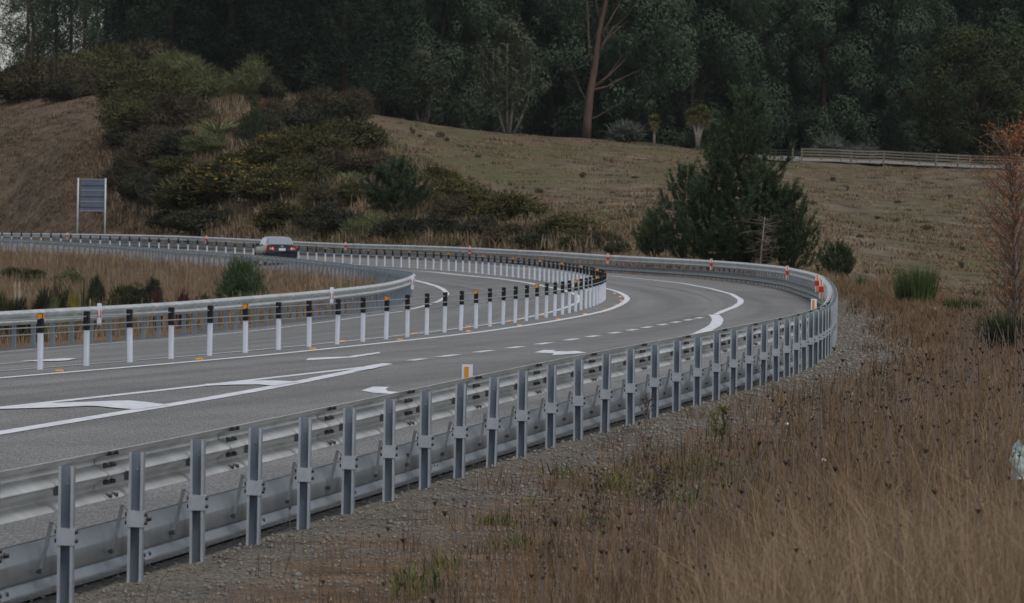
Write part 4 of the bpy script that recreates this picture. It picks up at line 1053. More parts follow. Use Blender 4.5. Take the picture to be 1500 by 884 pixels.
SCRUB = [(20,148,90,52,'g'),(66,142,90,62,'b'),(112,132,100,58,'g'),(160,126,105,58,'g'),(212,120,105,58,'b'),(258,122,70,46,'o'),(30,128,60,40,'d'),(84,150,50,40,'d'),(140,140,60,40,'b'),(190,150,95,60,'g'),
 (232,165,90,60,'g'),(178,185,70,50,'g'),(205,205,100,62,'g'),(248,195,80,60,'b'),(185,220,60,40,'d'),(232,222,70,40,'b'),(292,150,70,56,'o'),(332,158,80,66,'o'),(368,150,70,62,'o'),(300,128,60,34,'g'),(392,160,54,50,'d'),
 (275,180,70,40,'b'),(270,240,90,50,'d'),(218,250,80,50,'b'),(255,262,70,40,'g'),(300,232,70,36,'o'),(345,225,60,34,'b'),(380,205,60,44,'d'),(405,185,60,40,'b'),(440,195,80,40,'d'),(470,178,80,46,'b'),(500,192,70,50,'d'),(520,170,50,40,'b'),
 (455,235,110,52,'g'),(510,222,90,48,'g'),(545,208,60,40,'b'),(400,250,95,50,'y'),(350,262,80,40,'g'),(330,300,160,62,'y'),(285,318,100,56,'g'),(395,300,110,52,'y'),(440,275,90,44,'g'),(490,262,90,44,'b'),(300,345,110,44,'d'),(365,343,110,42,'g'),
 (425,338,90,44,'g'),(475,335,70,40,'d'),(205,300,60,54,'d'),(188,276,60,46,'b'),(240,300,60,44,'d'),(260,335,70,34,'d'),(540,262,80,44,'b'),(520,300,60,40,'g'),(605,268,90,34,'g'),(640,270,60,26,'y'),(500,348,80,40,'d'),(545,346,70,34,'o'),(595,354,80,38,'d'),
 (640,350,70,40,'d'),(665,296,90,36,'y'),(700,318,90,42,'g'),(745,328,100,46,'y'),(790,340,100,44,'g'),(835,348,90,36,'y'),(700,352,80,34,'d'),(745,360,80,34,'b'),(795,366,80,30,'d'),(850,366,70,30,'g'),(885,362,60,24,'b'),(610,310,70,40,'b'),(660,325,70,38,'b'),(540,320,60,30,'b'),(470,310,60,40,'b'),(905,372,40,20,'d')]
for k, (px, py, w_, h_, c) in enumerate(SCRUB):
    if k % 9 == 8 and px > 250: continue
    g = ground_px(px, py, 250, 720)
    if g is None: g = gz(px, 560)
    sc = g[1] / F_PX; lst, nm, lb, cat, grp = KINDS_B[c]; st_, fo_ = lst[k % len(lst)]
    w2, h2 = w_ * sc * 1.06, h_ * sc * 1.2
    place(nm, [('stem', st_), ('foliage', fo_)], g - np.array([0, 0, .1]), k * 1.7, (w2, w2, h2), lb, cat, grp)
# undergrowth between the bushes
rng = np.random.default_rng(350); pts = []
for k in range(8200):
    px, py = rng.uniform(150, 900), rng.uniform(110, 372)
    if px > 520 and py < np.interp(px, [520, 560, 660, 780, 900], [168, 205, 268, 305, 352]): continue
    pts.append((px, py))
def many_ground(pts, y0, y1, n=260):
    pts = np.array(pts); R_ = FWD[None] + ((pts[:, 0] - 750) / F_PX)[:, None] * RGT + ((442 - pts[:, 1]) / F_PX)[:, None] * UPV
    lo = np.full(len(pts), np.nan); Ys = np.linspace(y0, y1, n)
    GXs, GYs = np.meshgrid(np.linspace(-75, 75, 160), np.linspace(y0, y1, 220)); gg = terrain(np.stack([GXs.ravel(), GYs.ravel()], 1)).reshape(GXs.shape)
    def h(x, y):
        fx = np.clip((x + 75) / 150 * 159, 0, 158.99); fy = np.clip((y - y0) / (y1 - y0) * 219, 0, 218.99); i, j = fx.astype(int), fy.astype(int); a, b = fx - i, fy - j
        return (gg[j, i] * (1 - a) + gg[j, i + 1] * a) * (1 - b) + (gg[j + 1, i] * (1 - a) + gg[j + 1, i + 1] * a) * b
    out = np.full((len(pts), 3), np.nan)
    for Y in Ys:
        k = np.isnan(out[:, 0]); P = CAM + R_[k] * (Y / R_[k][:, 1:2]); hh = h(P[:, 0], P[:, 1]); hit = P[:, 2] <= hh
        idx = np.where(k)[0][hit]; out[idx] = np.c_[P[hit][:, :2], hh[hit]]
    out = out[~np.isnan(out[:, 0])]; zz, do, di, dw = terrain(out[:, :2], True); return out[(do > 1.3) & (di < 0)]
UG = many_ground(pts, 255, 700)
def tufts(P, per, h, spread, w, rng, lean=.5, mats=1):
    """grass tufts: per blades at every point, three-point strips"""
    n = len(P) * per; b = np.repeat(P, per, 0) + np.c_[rng.normal(size=(n, 2)) * spread, np.zeros(n)]
    hh = (np.repeat(np.broadcast_to(h, (len(P),)), per)) * (.45 + .75 * rng.random(n)); a = rng.random(n) * 6.28; ln = lean * rng.random(n)
    ax = np.stack([np.cos(a), np.sin(a), 0 * a], 1); side = np.stack([-np.sin(a + rng.normal(size=n) * .8), np.cos(a), 0 * a], 1) * (np.broadcast_to(w, (len(P),)).repeat(per) / 2)[:, None]
    m1 = b + ax * (hh * ln * .35)[:, None] + np.c_[np.zeros((n, 2)), hh * .6]; t = b + ax * (hh * ln)[:, None] + np.c_[np.zeros((n, 2)), hh * (1 - .25 * ln)]
    V = np.stack([b - side, b + side, m1 - side * .7, m1 + side * .7, t - side * .15, t + side * .15], 1).reshape(-1, 3); k = np.arange(n)[:, None] * 6
    F = np.concatenate([np.concatenate([k, k + 1, k + 3, k + 2], 1), np.concatenate([k + 2, k + 3, k + 5, k + 4], 1)])
    mi = np.repeat(rng.integers(0, mats, len(P)), per); return V, F, np.r_[mi, mi]
V, F, Mi = tufts(UG, 16, .58 * (.5 + rng.random(len(UG))), .38, .05, rng, .7, 4)
kind(obj('undergrowth', mesh_np('undergrowth', V, F, [MT['gorse_brown'], MT['grass_mid'], MT['grass_dry'], MT['gorse']], Mi)), 'stuff')
# dry grass of the cut bank on the left and of the pasture
pts = np.c_[rng.uniform(-20, 230, 5200), rng.uniform(140, 345, 5200)]
GB = many_ground(pts, 380, 640); GB = GB[vnoise(GB[:, :2], 4, 41) + .5 * rng.normal(size=len(GB)) > .0]; V, F, Mi = tufts(GB, 9, .26 * (.6 + .9 * rng.random(len(GB)) ** 2), .3, .04, rng, .9, 3)
kind(obj('bank_grass', mesh_np('bank_grass', V, F, [MT['gorse_brown'], MT['grass_red'], MT['gorse_brown']], Mi)), 'stuff')
pts = np.c_[rng.uniform(510, 1520, 15000), rng.uniform(165, 440, 15000)]
pts = pts[pts[:, 1] > np.interp(pts[:, 0], [510, 650, 850, 1000, 1200, 1500], [163, 188, 207, 216, 242, 250])]
keep = ~((pts[:, 0] < 910) & (pts[:, 1] > np.interp(pts[:, 0], [520, 560, 660, 780, 910], [185, 220, 280, 315, 365]))); pts = pts[keep]
GP = many_ground(pts, 230, 640); GP = GP[vnoise(GP[:, :2] * (1, .35), 2.5, 42) + .7 * vnoise(GP[:, :2] * (1, .3), 9, 43) + .35 * rng.normal(size=len(GP)) > -.25]; V, F, Mi = tufts(GP, 10, .12 * (.5 + rng.random(len(GP)) ** 2 * 2.0), .36, .07, rng, 1.1, 4)
kind(obj('pasture_grass', mesh_np('pasture_grass', V, F, [MT['grass_dry'], MT['grass_red'], MT['gorse_brown'], MT['grass_dry']], Mi)), 'stuff')

# flax, red-brown dead shrub, young pine on the hillside
FLX = leaf_mesh('foliage', [(*spears(360, 240, 1.9, .35, .09, [0], .95, .35)[:2], 0)], [MT['flax']])
g = ground_px(318, 203, 300, 700); o = obj('flax_bush', FLX, None, tuple(g), 0); o.scale = (1.15, 1.15, 1.0); tag(o, 'pale green flax with arching sword leaves in the middle of the scrub', 'flax bush')
FL2 = leaf_mesh('foliage', [(*spears(361, 160, 1.2, .25, .06, [0], .9, .3)[:2], 0)], [MT['flax']])
g = ground_px(512, 272, 300, 700); o = obj('flax_bush', FL2, None, tuple(g), 0); tag(o, 'small pale flax plant left of the lone young pine on the hillside', 'flax bush')
RST = bush(362, 1, 1, 1400, 'rust_leaf', .1, .04, 0, 6, .6)
for px, py, w_, h_, lb in [(374, 112, 26, 34, 'rust red dead shrub standing against the dark pines'), (388, 166, 22, 26, 'low rust red shrub in the scrub below the dark pines')]:
    g = ground_px(px, py, 300, 720); g = gz(px, 545) if g is None else g; sc = g[1] / F_PX
    place('dead_shrub', [('stem', RST[0]), ('foliage', RST[1])], g, 1., (w_ * sc, w_ * sc, h_ * sc), lb, 'shrub')
def pine_at(px, py, mesh, hpx, H0, label, rz=0., y0=225, y1=650, wide=1.):
    g = ground_px(px, py, y0, y1); sc = hpx * g[1] / F_PX / H0
    place('young_pine', [('trunk', mesh[0]), ('crown', mesh[1])], g, rz, (sc * wide, sc * wide, sc), label, 'tree')
YP1 = young_pine(370, [(.1, 0, 7.5, 2.3), (-.9, .3, 5.2, 2.0), (.9, -.2, 4.4, 1.9), (-1.7, 0, 3.4, 1.5), (1.6, .2, 3.0, 1.4)], 6, .62, 46, .17, .032, .55)
YP2 = young_pine(371, [(0, 0, 4.2, 1.6), (.7, .2, 2.8, 1.2)], 6, .58, 46, .16, .030)
YP3 = young_pine(372, [(0, 0, 2.8, 1.5), (-.6, .1, 2.4, 1.2), (.7, -.1, 2.2, 1.1)], 5, .60, 46, .17, .030)
pine_at(1085, 396, YP1, 250, 7.5, 'large dark young pine behind the far guardrail of the bend', 0, wide=1.08)
pine_at(1002, 386, YP2, 128, 4.2, 'lower young pine spreading on the left side of the large one', 1., wide=1.0)
pine_at(955, 378, YP3, 70, 3.4, 'small outlying pine farthest left in the clump behind the bend', 2.)
pine_at(1163, 400, YP2, 110, 4.2, 'lower young pine on the right side of the large one', 2.5, wide=.9)
pine_at(1226, 412, YP3, 50, 2.9, 'small pine sapling standing apart to the right of the pine clump', .7, wide=1.15)
pine_at(578, 318, YP3, 86, 3.4, 'single young pine with open branches on the scrubby hillside', 3., wide=1.25)
pine_at(372, 225, YP2, 70, 4.2, 'slim little pine in the scrub right of the pale flax', 1.4, wide=.5)
# bare dead sapling in front of the pine clump
rng = np.random.default_rng(380); m = MB(); m.tube([(0, 0, -.3), (.08, 0, 1.0), (.2, 0, 2.4)], [.04, .03, .012], 6); tw = MB()
for k in range(46):
    z = .4 + 2.0 * rng.random(); p0 = np.array([.08 + .05 * z, 0, z]); a = rng.random() * 6.28; e = p0 + np.array([math.cos(a), math.sin(a) * .7, .25 - .5 * rng.random()]) * (.35 + .5 * rng.random()); pp = limb(tw, p0, e, .010, .004, rng, .2, 4, 4)
    for q in range(3): limb(tw, pp[2], pp[2] + rng.normal(size=3) * .22, .005, .002, rng, .2, 3, 3)
g = gz(1112, 226); o = empty('dead_sapling', tuple(g)); obj('trunk', m.mesh('trunk', MT['bark_pale'], True), o); obj('branch', tw.mesh('branch', MT['twig']), o); tag(o, 'bare grey dead sapling in front of the large young pine', 'tree')

# ------------------------------------------------------------------ road sign seen from behind, car
a, b = gz(117, 437), gz(152, 435)
so_ = empty('road_sign', tuple((a + b) / 2), 0); wid = np.linalg.norm((b - a)[:2])
tag(so_, 'rectangular grey road sign on two posts, seen from its unpainted back', 'road sign')
ang = math.atan2((b - a)[1], (b - a)[0]); so_.rotation_euler = (0, 0, ang + .12); sc = 437 / F_PX
zb = (CAM + ray(135, 310) * (436 / ray(135, 310)[1]))[2] - (a[2] + b[2]) / 2; zt = (CAM + ray(135, 262) * (436 / ray(135, 262)[1]))[2] - (a[2] + b[2]) / 2
for sx in (-1, 1):
    m = MB(); m.tube([(sx * wid / 2, -.06, -.4), (sx * wid / 2, -.06, zt + .04)], .065, 10); m.build('post', MT['galv_plate_and_lit_lip'], so_, True)
m = MB(); m.box((.0, .03, (zb + zt) / 2), (49 * sc, .012, zt - zb), 0, 0, 0)
MT['sign_back'] = mat('aluminium_back', (.20, .235, .31), .5, .2, (.25, .285, .36), 2, 3); m.build('panel', MT['sign_back'], so_)
for k, u in enumerate((.02, .21, .36, .55, .70, .87, .985)):
    m = MB(); m.box((0, .012, zb + (zt - zb) * (1 - u)), (48.6 * sc, .03, .05)); m.build('stiffener', MT['galv_dark' if k in (1, 3, 5) else 'galv_plate_and_lit_lip'], so_)

def car():
    P = on_road(413, 388.0); d_, i_ = signed(WIRE, P[None, :2]); p = P + (0, 0, .005)
    t = WT[i_[0]]; o = empty('car', tuple(p), angle(t) - PI / 2)     # local +y forward
    tag(o, 'dark blue saloon car driving away around the bend with its tail lights on', 'car')
    MT['car_paint'] = mat('dark_blue_paint', (.006, .009, .024), .15, .1, spec=.7)
    MT['roof_sky_sheen'] = mat('painted_sky_sheen', (.50, .52, .55), .25, .6, spec=.8); MT['glass'] = mat('car_glass', (.55, .58, .60), .1, .7, spec=1.0); MT['tyre'] = mat('tyre_rubber', (.015, .015, .016), .85); MT['rim'] = mat('alloy_rim', (.4, .41, .42), .35, .8)  # pale cabin colour and glass stand in for sky reflected on the dark car
    MT['tail_red'] = mat('tail_lens', (.5, .01, .01), .2, spec=.6); MT['lamp_clear'] = mat('clear_lens', (.75, .72, .72), .2, spec=.6); MT['plate'] = mat('number_plate', (.72, .72, .72), .5)
    tl = bpy.data.materials['tail_lens'].node_tree.nodes['Principled BSDF']; tl.inputs['Emission Color'].default_value = (1, .02, .01, 1); tl.inputs['Emission Strength'].default_value = .9
    def ring(y, w, z0, z1, zt, wt):
        h = [(w * .80, z0), (w * .96, z0 + .06), (w, z0 + .22), (w, z1 - .18), (w * .97, z1 - .04), (w * .90, z1), (wt, zt), (wt * .5, zt + .012)]
        return [(x, y, z) for x, z in h] + [(-x, y, z) for x, z in h[::-1]]
    m = MB(); m.loft([ring(0, .70, .34, .80, .82, .55), ring(.05, .80, .28, .94, .97, .60), ring(.16, .84, .24, 1.00, 1.03, .62), ring(.6, .87, .22, 1.0, 1.03, .64), ring(1.3, .88, .20, .98, 1.0, .66), ring(2.6, .88, .20, .96, .98, .68), ring(3.3, .87, .20, .93, .97, .66), ring(4.1, .84, .22, .80, .84, .6), ring(4.4, .74, .26, .66, .70, .5), ring(4.5, .62, .32, .58, .60, .42)])
    ob = m.build('body', MT['car_paint'], o, True); auto_smooth(ob.data, 40)
    def rr(y, w, z, wt, zt, yt=None): return [(w, y, z), (wt, y if yt is None else yt, zt)]
    # greenhouse: roof with pillars, panes set proud of it
    m = MB(); R2 = []
    for y, w, z0, wt, zt in [(.42, .70, 1.0, .60, 1.04), (.95, .74, .99, .58, 1.38), (1.15, .75, .99, .585, 1.44), (1.9, .76, .97, .60, 1.475), (2.45, .76, .96, .59, 1.44), (2.7, .75, .95, .58, 1.38), (3.35, .70, .92, .60, .98)]:
        R2.append([(w, y, z0), (wt + .06, y, zt - .07), (wt, y, zt - .02), (wt * .6, y, zt), (-wt * .6, y, zt), (-wt, y, zt - .02), (-wt - .06, y, zt - .07), (-w, y, z0)])
    m.loft(R2); ob = m.build('cabin', MT['roof_sky_sheen'], o, True); auto_smooth(ob.data, 45)
    def pane(name, q):
        q = [np.array(v, float) for v in q]; n = np.cross(q[1] - q[0], q[2] - q[0]); n /= np.linalg.norm(n); c = sum(q) / len(q)
        if n @ (c - np.array([0, 1.9, 1.1])) < 0: n = -n
        b_ = MB(); k = len(q); b_.add([v + n * .012 for v in q] + [v - n * .03 for v in q], [tuple(range(k)), tuple(range(2 * k - 1, k - 1, -1))] + [(i, (i + 1) % k, k + (i + 1) % k, k + i) for i in range(k)]); return b_.build(name, MT['glass'], o)
    pane('rear_window', [(-.62, .47, 1.055), (.62, .47, 1.055), (.56, .93, 1.37), (-.56, .93, 1.37)])
    pane('windscreen', [(-.64, 3.28, 1.0), (.64, 3.28, 1.0), (.55, 2.76, 1.35), (-.55, 2.76, 1.35)])
    for sx in (-1, 1):
        pane('side_window', [(sx * .750, 1.0, 1.01), (sx * .755, 1.85, 1.0), (sx * .665, 1.85, 1.39), (sx * .650, 1.15, 1.36)])
        pane('side_window', [(sx * .755, 1.92, 1.0), (sx * .75, 2.75, .98), (sx * .655, 2.5, 1.36), (sx * .665, 1.92, 1.39)])
        b_ = MB(); b_.box((sx * .88, 2.72, 1.04), (.20, .12, .13), 0, 0, .03); b_.box((sx * .80, 2.74, .99), (.1, .05, .04)); b_.build('mirror', MT['car_paint'], o)
        # tail lamp: red with an amber and a clear section
        b_ = MB(); b_.add([(sx * x, y, z) for x, y, z in [(.83, .10, .96), (.85, .28, .95), (.86, .30, .78), (.82, .06, .74), (.47, -.01, .74), (.42, .0, .84), (.52, .03, .94)]] + [(sx * x, y + .08, z) for x, y, z in [(.80, .10, .96), (.80, .28, .95), (.80, .30, .78), (.78, .06, .74), (.47, -.01, .74), (.42, .0, .84), (.52, .03, .94)]],
                          [tuple(range(7)), tuple(range(13, 6, -1))] + [(i, (i + 1) % 7, 7 + (i + 1) % 7, 7 + i) for i in range(7)])
        tlp = b_.build('tail_light', MT['tail_red'], o)
        b_ = MB(); b_.box((sx * .635, .0, .845), (.10, .03, .13), 0, 0, .01); b_.build('indicator_lens', MT['orange_refl'], tlp)
        b_ = MB(); b_.tube([(sx * .52, .02, .84), (sx * .52, -.015, .84)], .052, 12); b_.build('clear_lens', MT['lamp_clear'], tlp)
        b_ = MB(); b_.box((sx * .66, -.005, .42), (.12, .03, .04)); b_.build('reflector', MT['red_refl'], o)
        for yy in (.82, 3.55):
            b_ = MB(); b_.tube([(sx * .66, yy, .315), (sx * .885, yy, .315)], .315, 20); wh = b_.build('tyre', MT['tyre'], o); b_ = MB(); b_.tube([(sx * .86, yy, .315), (sx * .893, yy, .315)], .20, 16); b_.build('rim', MT['rim'], wh)
    b_ = MB(); b_.prism([(-.60, -.02), (.60, -.02), (.66, .12), (-.66, .12)], 1.045, 1.07); b_.box((.5, .06, 1.03), (.05, .06, .05)); b_.box((-.5, .06, 1.03), (.05, .06, .05)); b_.build('spoiler', MT['car_paint'], o)
    b_ = MB(); b_.box((0, .0, .80), (.36, .03, .13), 0, 0, .01); b_.build('number_plate', MT['plate'], o)
    b_ = MB(); b_.loft([[(r * .075 * math.cos(t), y, .955 + r * .045 * math.sin(t)) for t in np.linspace(0, 2 * PI, 16, endpoint=False)] for r, y in ((1, .055), (1, .015), (.6, .01))]); b_.build('badge', MT['rim'], o)
    b_ = MB(); b_.prism([(-.76, .0), (-.70, -.05), (.70, -.05), (.76, .0), (.76, .2), (-.76, .2)], .30, .58); b_.build('bumper', MT['car_paint'], o)
    o.scale = (.89, .89, .88)
car()

# ------------------------------------------------------------------ the grassy island inside the bend
rng = np.random.default_rng(400)
def scatter(n, xr, yr, f):
    P = np.c_[rng.uniform(*xr, n), rng.uniform(*yr, n)]; z, do, di, dw = terrain(P, True); k = f(P, do, di); return np.c_[P, z][k], do[k], di[k]
PI_, do_, di_ = scatter(26000, (-44, 0), (115, 405), lambda P, do, di: (di > .9) & (P[:, 0] > -.088 * P[:, 1] - 1) & (rng.random(len(P)) < .25 + .75 * (P[:, 1] > 150)))
V, F, Mi = tufts(PI_, 8, .62 * (.45 + .8 * rng.random(len(PI_))), .22, .028, rng, .5, 4)
kind(obj('island_grass', mesh_np('island_grass', V, F, [MT['grass_mid'], MT['grass_red'], MT['grass_mid'], MT['grass_dry']], Mi)), 'stuff')
def island(px, py, Y):
    r = ray(px, py); X = r[0] * Y / r[1]; return np.array([X, Y, tz(X, Y)])
def shrub_px(name, mesh, px, ytop, Y, wpx, label, cat, group=None, rz=0., parts=('stem', 'foliage')):
    g = island(px, 440, Y); top = CAM + ray(px, ytop) * (Y / ray(px, ytop)[1]); h = max(.3, top[2] - g[2]); w_ = wpx * Y / F_PX
    return place(name, list(zip(parts, mesh)), g, rz, (w_, w_, h * 1.22), label, cat, group)
RBUSH = bush(410, 1, 1, 5200, 'pine', .10, .022, 0, 26, .9); 
shrub_px('pine_bush', RBUSH, 355, 386, 205, 62, 'rounded bushy dark green young pine behind the inner guardrail', 'bush')
DB = bush(411, 1, 1, 3600, 'gorse_dark', .07, .04, 0, 14, .2)
shrub_px('scrub_bush', DB, 60, 425, 165, 36, 'dark round shrub left of the yellow one behind the inner guardrail', 'shrub')
shrub_px('scrub_bush', DARKB[1], 86, 420, 168, 34, 'dark shrub touching the yellow one behind the inner guardrail', 'shrub', rz=2.)
shrub_px('scrub_bush', DARKB[0], 30, 437, 160, 46, 'low sage green shrub at the left behind the inner guardrail', 'shrub', rz=1.)
shrub_px('scrub_bush', GORSE[1], 8, 432, 175, 40, 'olive shrub cut by the left edge behind the inner guardrail', 'shrub', rz=1.)
YB = bush(412, 1, 1, 2400, 'yellow_leaf', .07, .04, 0, 9, .6)
shrub_px('yellow_shrub', YB, 106, 426, 158, 24, 'yellow leaved shrub behind the inner guardrail', 'shrub')
shrub_px('yellow_shrub', BROOMB[0], 78, 446, 150, 30, 'olive yellow low shrub between the dark shrub and the inner guardrail', 'shrub')
RB = bush(413, 1, 1, 1500, 'red_leaf', .08, .04, 0, 7, .9)
shrub_px('red_shrub', RB, 230, 429, 150, 17, 'small dark red shrub behind the inner guardrail, left of a broader one', 'shrub')
shrub_px('red_shrub', RB, 268, 425, 152, 24, 'broader dark red shrub behind the inner guardrail', 'shrub', rz=2.)
for px, yt, Y, w_, c in [(140,396,230,14,'d'),(50,384,300,20,'g'),(20,382,310,18,'g'),(100,388,290,26,'o'),(200,415,190,34,'d'),(185,404,215,30,'g'),(225,400,230,18,'d'),(300,420,165,16,'g')]:
    lst, nm, lb, cat, grp = KINDS_B[c]; st_, fo_ = lst[0]
    shrub_px('scrub_bush', (st_, fo_), px, yt + 8, Y, w_ * 2.0, 'small bush scattered in the dry grass inside the bend', 'bush', 'small bushes in the dry grass inside the bend', rz=px)
SPK = leaf_mesh('foliage', [(*spears(414, 90, 1.0, .10, .02, [0], .8, .15)[:2], 0)], [MT['broom_dark']]); 
for px, yt, Y, lb in [(128, 412, 172, 'dark spiky plant right of the yellow shrub behind the inner guardrail'), (83, 400, 200, 'thin dark spiky plant standing above the dark shrubs inside the bend'), (121, 392, 215, 'dark arching spiky plant higher up in the dry grass inside the bend')]:
    g = island(px, 440, Y); h = (CAM + ray(px, yt) * (Y / ray(px, yt)[1]))[2] - g[2]; o = obj('spiky_plant', SPK, None, tuple(g), px); o.scale = (h * .75, h * .75, h); tag(o, lb, 'plant')
PLM = leaf_mesh('foliage', [(*spears(415, 26, .9, .05, .012, [0], .12, .1)[:2], 0), (*leaf_quads(np.c_[np.zeros((40, 2)), .75 + .5 * np.random.default_rng(1).random(40)], np.random.default_rng(2).normal(size=(40, 3)) * .12 + (0, 0, 1), .25, .05, np.random.default_rng(3)), 0)], [MT['plume']])
for px, yt, Y, lb in [(22, 424, 160, 'pale feathery plume of toetoe behind the inner guardrail, the left of a pair'), (28, 425, 160, 'pale feathery plume of toetoe behind the inner guardrail, the right of a pair'), (132, 444, 140, 'low pale plume just above the inner guardrail beside the marker plate')]:
    g = island(px, 440, Y); h = (CAM + ray(px, yt) * (Y / ray(px, yt)[1]))[2] - g[2]; o = obj('toetoe_plume', PLM, None, tuple(g), px); o.scale = (h * .35, h * .35, h / 1.3); tag(o, lb, 'plume')

# ------------------------------------------------------------------ verge on the right: gravel, dry grass, weeds
rng = np.random.default_rng(420)
ico = np.array([(1, 0, 0), (-1, 0, 0), (0, 1, 0), (0, -1, 0), (0, 0, 1), (0, 0, -1)], float); icf = np.array([(0, 2, 4), (2, 1, 4), (1, 3, 4), (3, 0, 4), (2, 0, 5), (1, 2, 5), (3, 1, 5), (0, 3, 5)])
PS, do_, di_ = scatter(260000, (-4, 14), (28, 150), lambda P, do, di: (do > -.25) & (do < 2.1 + .6 * rng.random(len(P))) & (np.abs(P[:, 0]) < P[:, 1] * .085) & (rng.random(len(P)) < np.clip((40 / P[:, 1]) ** 1.3, .06, 1)))
n = len(PS); sz = (.005 + .017 * rng.random(n) ** 3) * np.clip(PS[:, 1] / 42, 1, 2.2); an = rng.random(n) * 6.28; V0 = ico[None] * (1 + .35 * rng.normal(size=(n, 6, 1))) * sz[:, None, None] * np.array([1.1, .9, .75])
c, s2 = np.cos(an)[:, None], np.sin(an)[:, None]; Vx = V0[:, :, 0] * c - V0[:, :, 1] * s2; Vy = V0[:, :, 0] * s2 + V0[:, :, 1] * c
V = np.stack([Vx, Vy, V0[:, :, 2]], 2) + PS[:, None] + np.array([0, 0, .004]); F = (icf[None] + np.arange(n)[:, None, None] * 6).reshape(-1, 3)
MT['stone'] = mat('grey_stone', (.09, .088, .082), .9, 0, (.27, .26, .24), 40, 2, contrast=.3); MT['stone_b'] = mat('brown_stone', (.17, .145, .115), .9, 0, (.27, .235, .19), 40, 2, contrast=.3)
kind(obj('gravel', mesh_np('gravel', V.reshape(-1, 3), F, [MT['stone'], MT['stone_b']], np.repeat((rng.random(n) < .35).astype(int), 8))), 'stuff')

verge_at = lambda px, py: ground_px(px, py, 15, 200, .1)
inview = lambda P: (P[:, 0] > -.085 * P[:, 1] - .5) & (P[:, 0] < .105 * P[:, 1] + 2.0)
# short russet weeds at the gravel's edge
PW, do_, di_ = scatter(110000, (-3, 17), (17, 215), lambda P, do, di: inview(P) & (do > .3) & (do < 4.5) & (rng.random(len(P)) < sstep(.45, 1.7, do + .7 * vnoise(P, 1.1, 21)) * .9))
dens = rng.random(len(PW)) < np.clip((40 / PW[:, 1]) ** .9, .12, 1); PW = PW[dens]
V, F, Mi = tufts(PW, 8, (.10 + .16 * rng.random(len(PW))), .07, .0045 * np.clip(PW[:, 1] / 40, .8, 3.5), rng, .7, 5)
kind(obj('verge_weeds', mesh_np('verge_weeds', V, F, [MT['grass_red'], MT['grass_red'], MT['grass_dry'], MT['gorse_brown'], MT['grass_red']], Mi)), 'stuff')
# tall dry grass
def tall(n, xr, yr, dmin, h0, h1, per, w, mats, seedlean, frac=1.0, sel=None):
    P, do, di = scatter(n, xr, yr, lambda P, do, di: inview(P) & (do > dmin) & (rng.random(len(P)) < sstep(dmin, dmin + 1.6, do + .7 * vnoise(P, 1.5, 23))) & (True if sel is None else sel(P, do)))
    h = (h0 + (h1 - h0) * rng.random(len(P))) * (.80 + .50 * vnoise(P[:, :2], 1.6, 24)) * (.34 + .66 * sstep(2.0, 3.4, do + .4 * vnoise(P[:, :2], 1.1, 27)))
    return tufts(P, per, h, .10, w * np.clip(P[:, 1] / 40, .7, 3.5), rng, seedlean, len(mats)) + (P,)
mg = ['grass_dry', 'grass_red', 'grass_pale', 'gorse_brown', 'grass_dry', 'grass_red']
V, F, Mi, _ = tall(17000, (-1, 12), (16, 62), 1.8, .20, .50, 9, .0052, mg, .75)
kind(obj('dry_grass', mesh_np('dry_grass', V, F, [MT[x] for x in mg], Mi)), 'stuff')
V, F, Mi, _ = tall(26000, (0, 22), (58, 260), 1.7, .30, .55, 7, .0050, mg, .45)
kind(obj('far_dry_grass', mesh_np('far_dry_grass', V, F, [MT[x] for x in mg], Mi)), 'stuff')
V, F, Mi, _ = tall(4200, (-.2, 4), (14, 30), 2.6, .34, .72, 7, .0058, ['grass_pale', 'grass_dry', 'grass_pale'], .85, sel=lambda P, do: P[:, 0] > (.028 * P[:, 1] - .1 + .3 * rng.random(len(P))))
kind(obj('pale_grass', mesh_np('pale_grass', V, F, [MT['grass_pale'], MT['grass_dry'], MT['grass_pale']], Mi)), 'stuff')
V, F, Mi, _ = tall(1500, (-.5, 7), (17, 70), .8, .08, .30, 20, .007, ['grass_green', 'grass_dry'], .9, sel=lambda P, do: vnoise(P, 2.2, 31) > .25)
kind(obj('green_tufts', mesh_np('green_tufts', V, F, [MT['grass_green'], MT['grass_dry']], Mi)), 'stuff')
# low green plants in patches
GRP = []
for px, py, r_, k in [(985,700,1.0,70),(1035,690,.7,40),(905,715,.6,26),(940,730,.4,16),(1010,735,.5,24),(605,862,.5,30),(1085,700,.4,14),(870,770,.4,14),(730,770,.35,14),(1135,850,.5,40),(1250,850,.6,40),(1370,830,.5,26),(760,800,.4,14),(650,835,.3,10),(1180,640,.6,20),(820,700,.4,12)]:
    g = verge_at(px, py); q = rng.normal(size=(k, 2)) * (.16 * r_, 1.1 * r_); GRP.append(g[:2] + q)
GRP = np.concatenate(GRP); GRP = np.c_[GRP, terrain(GRP)]
GRP = GRP[rng.random(len(GRP)) < .6]; V, F, Mi = tufts(GRP, 11, .05 + .10 * rng.random(len(GRP)), .06, .010, rng, 1.4, 2)
kind(obj('green_weeds', mesh_np('green_weeds', V, F, [MT['grass_green'], MT['broom']], Mi)), 'stuff')
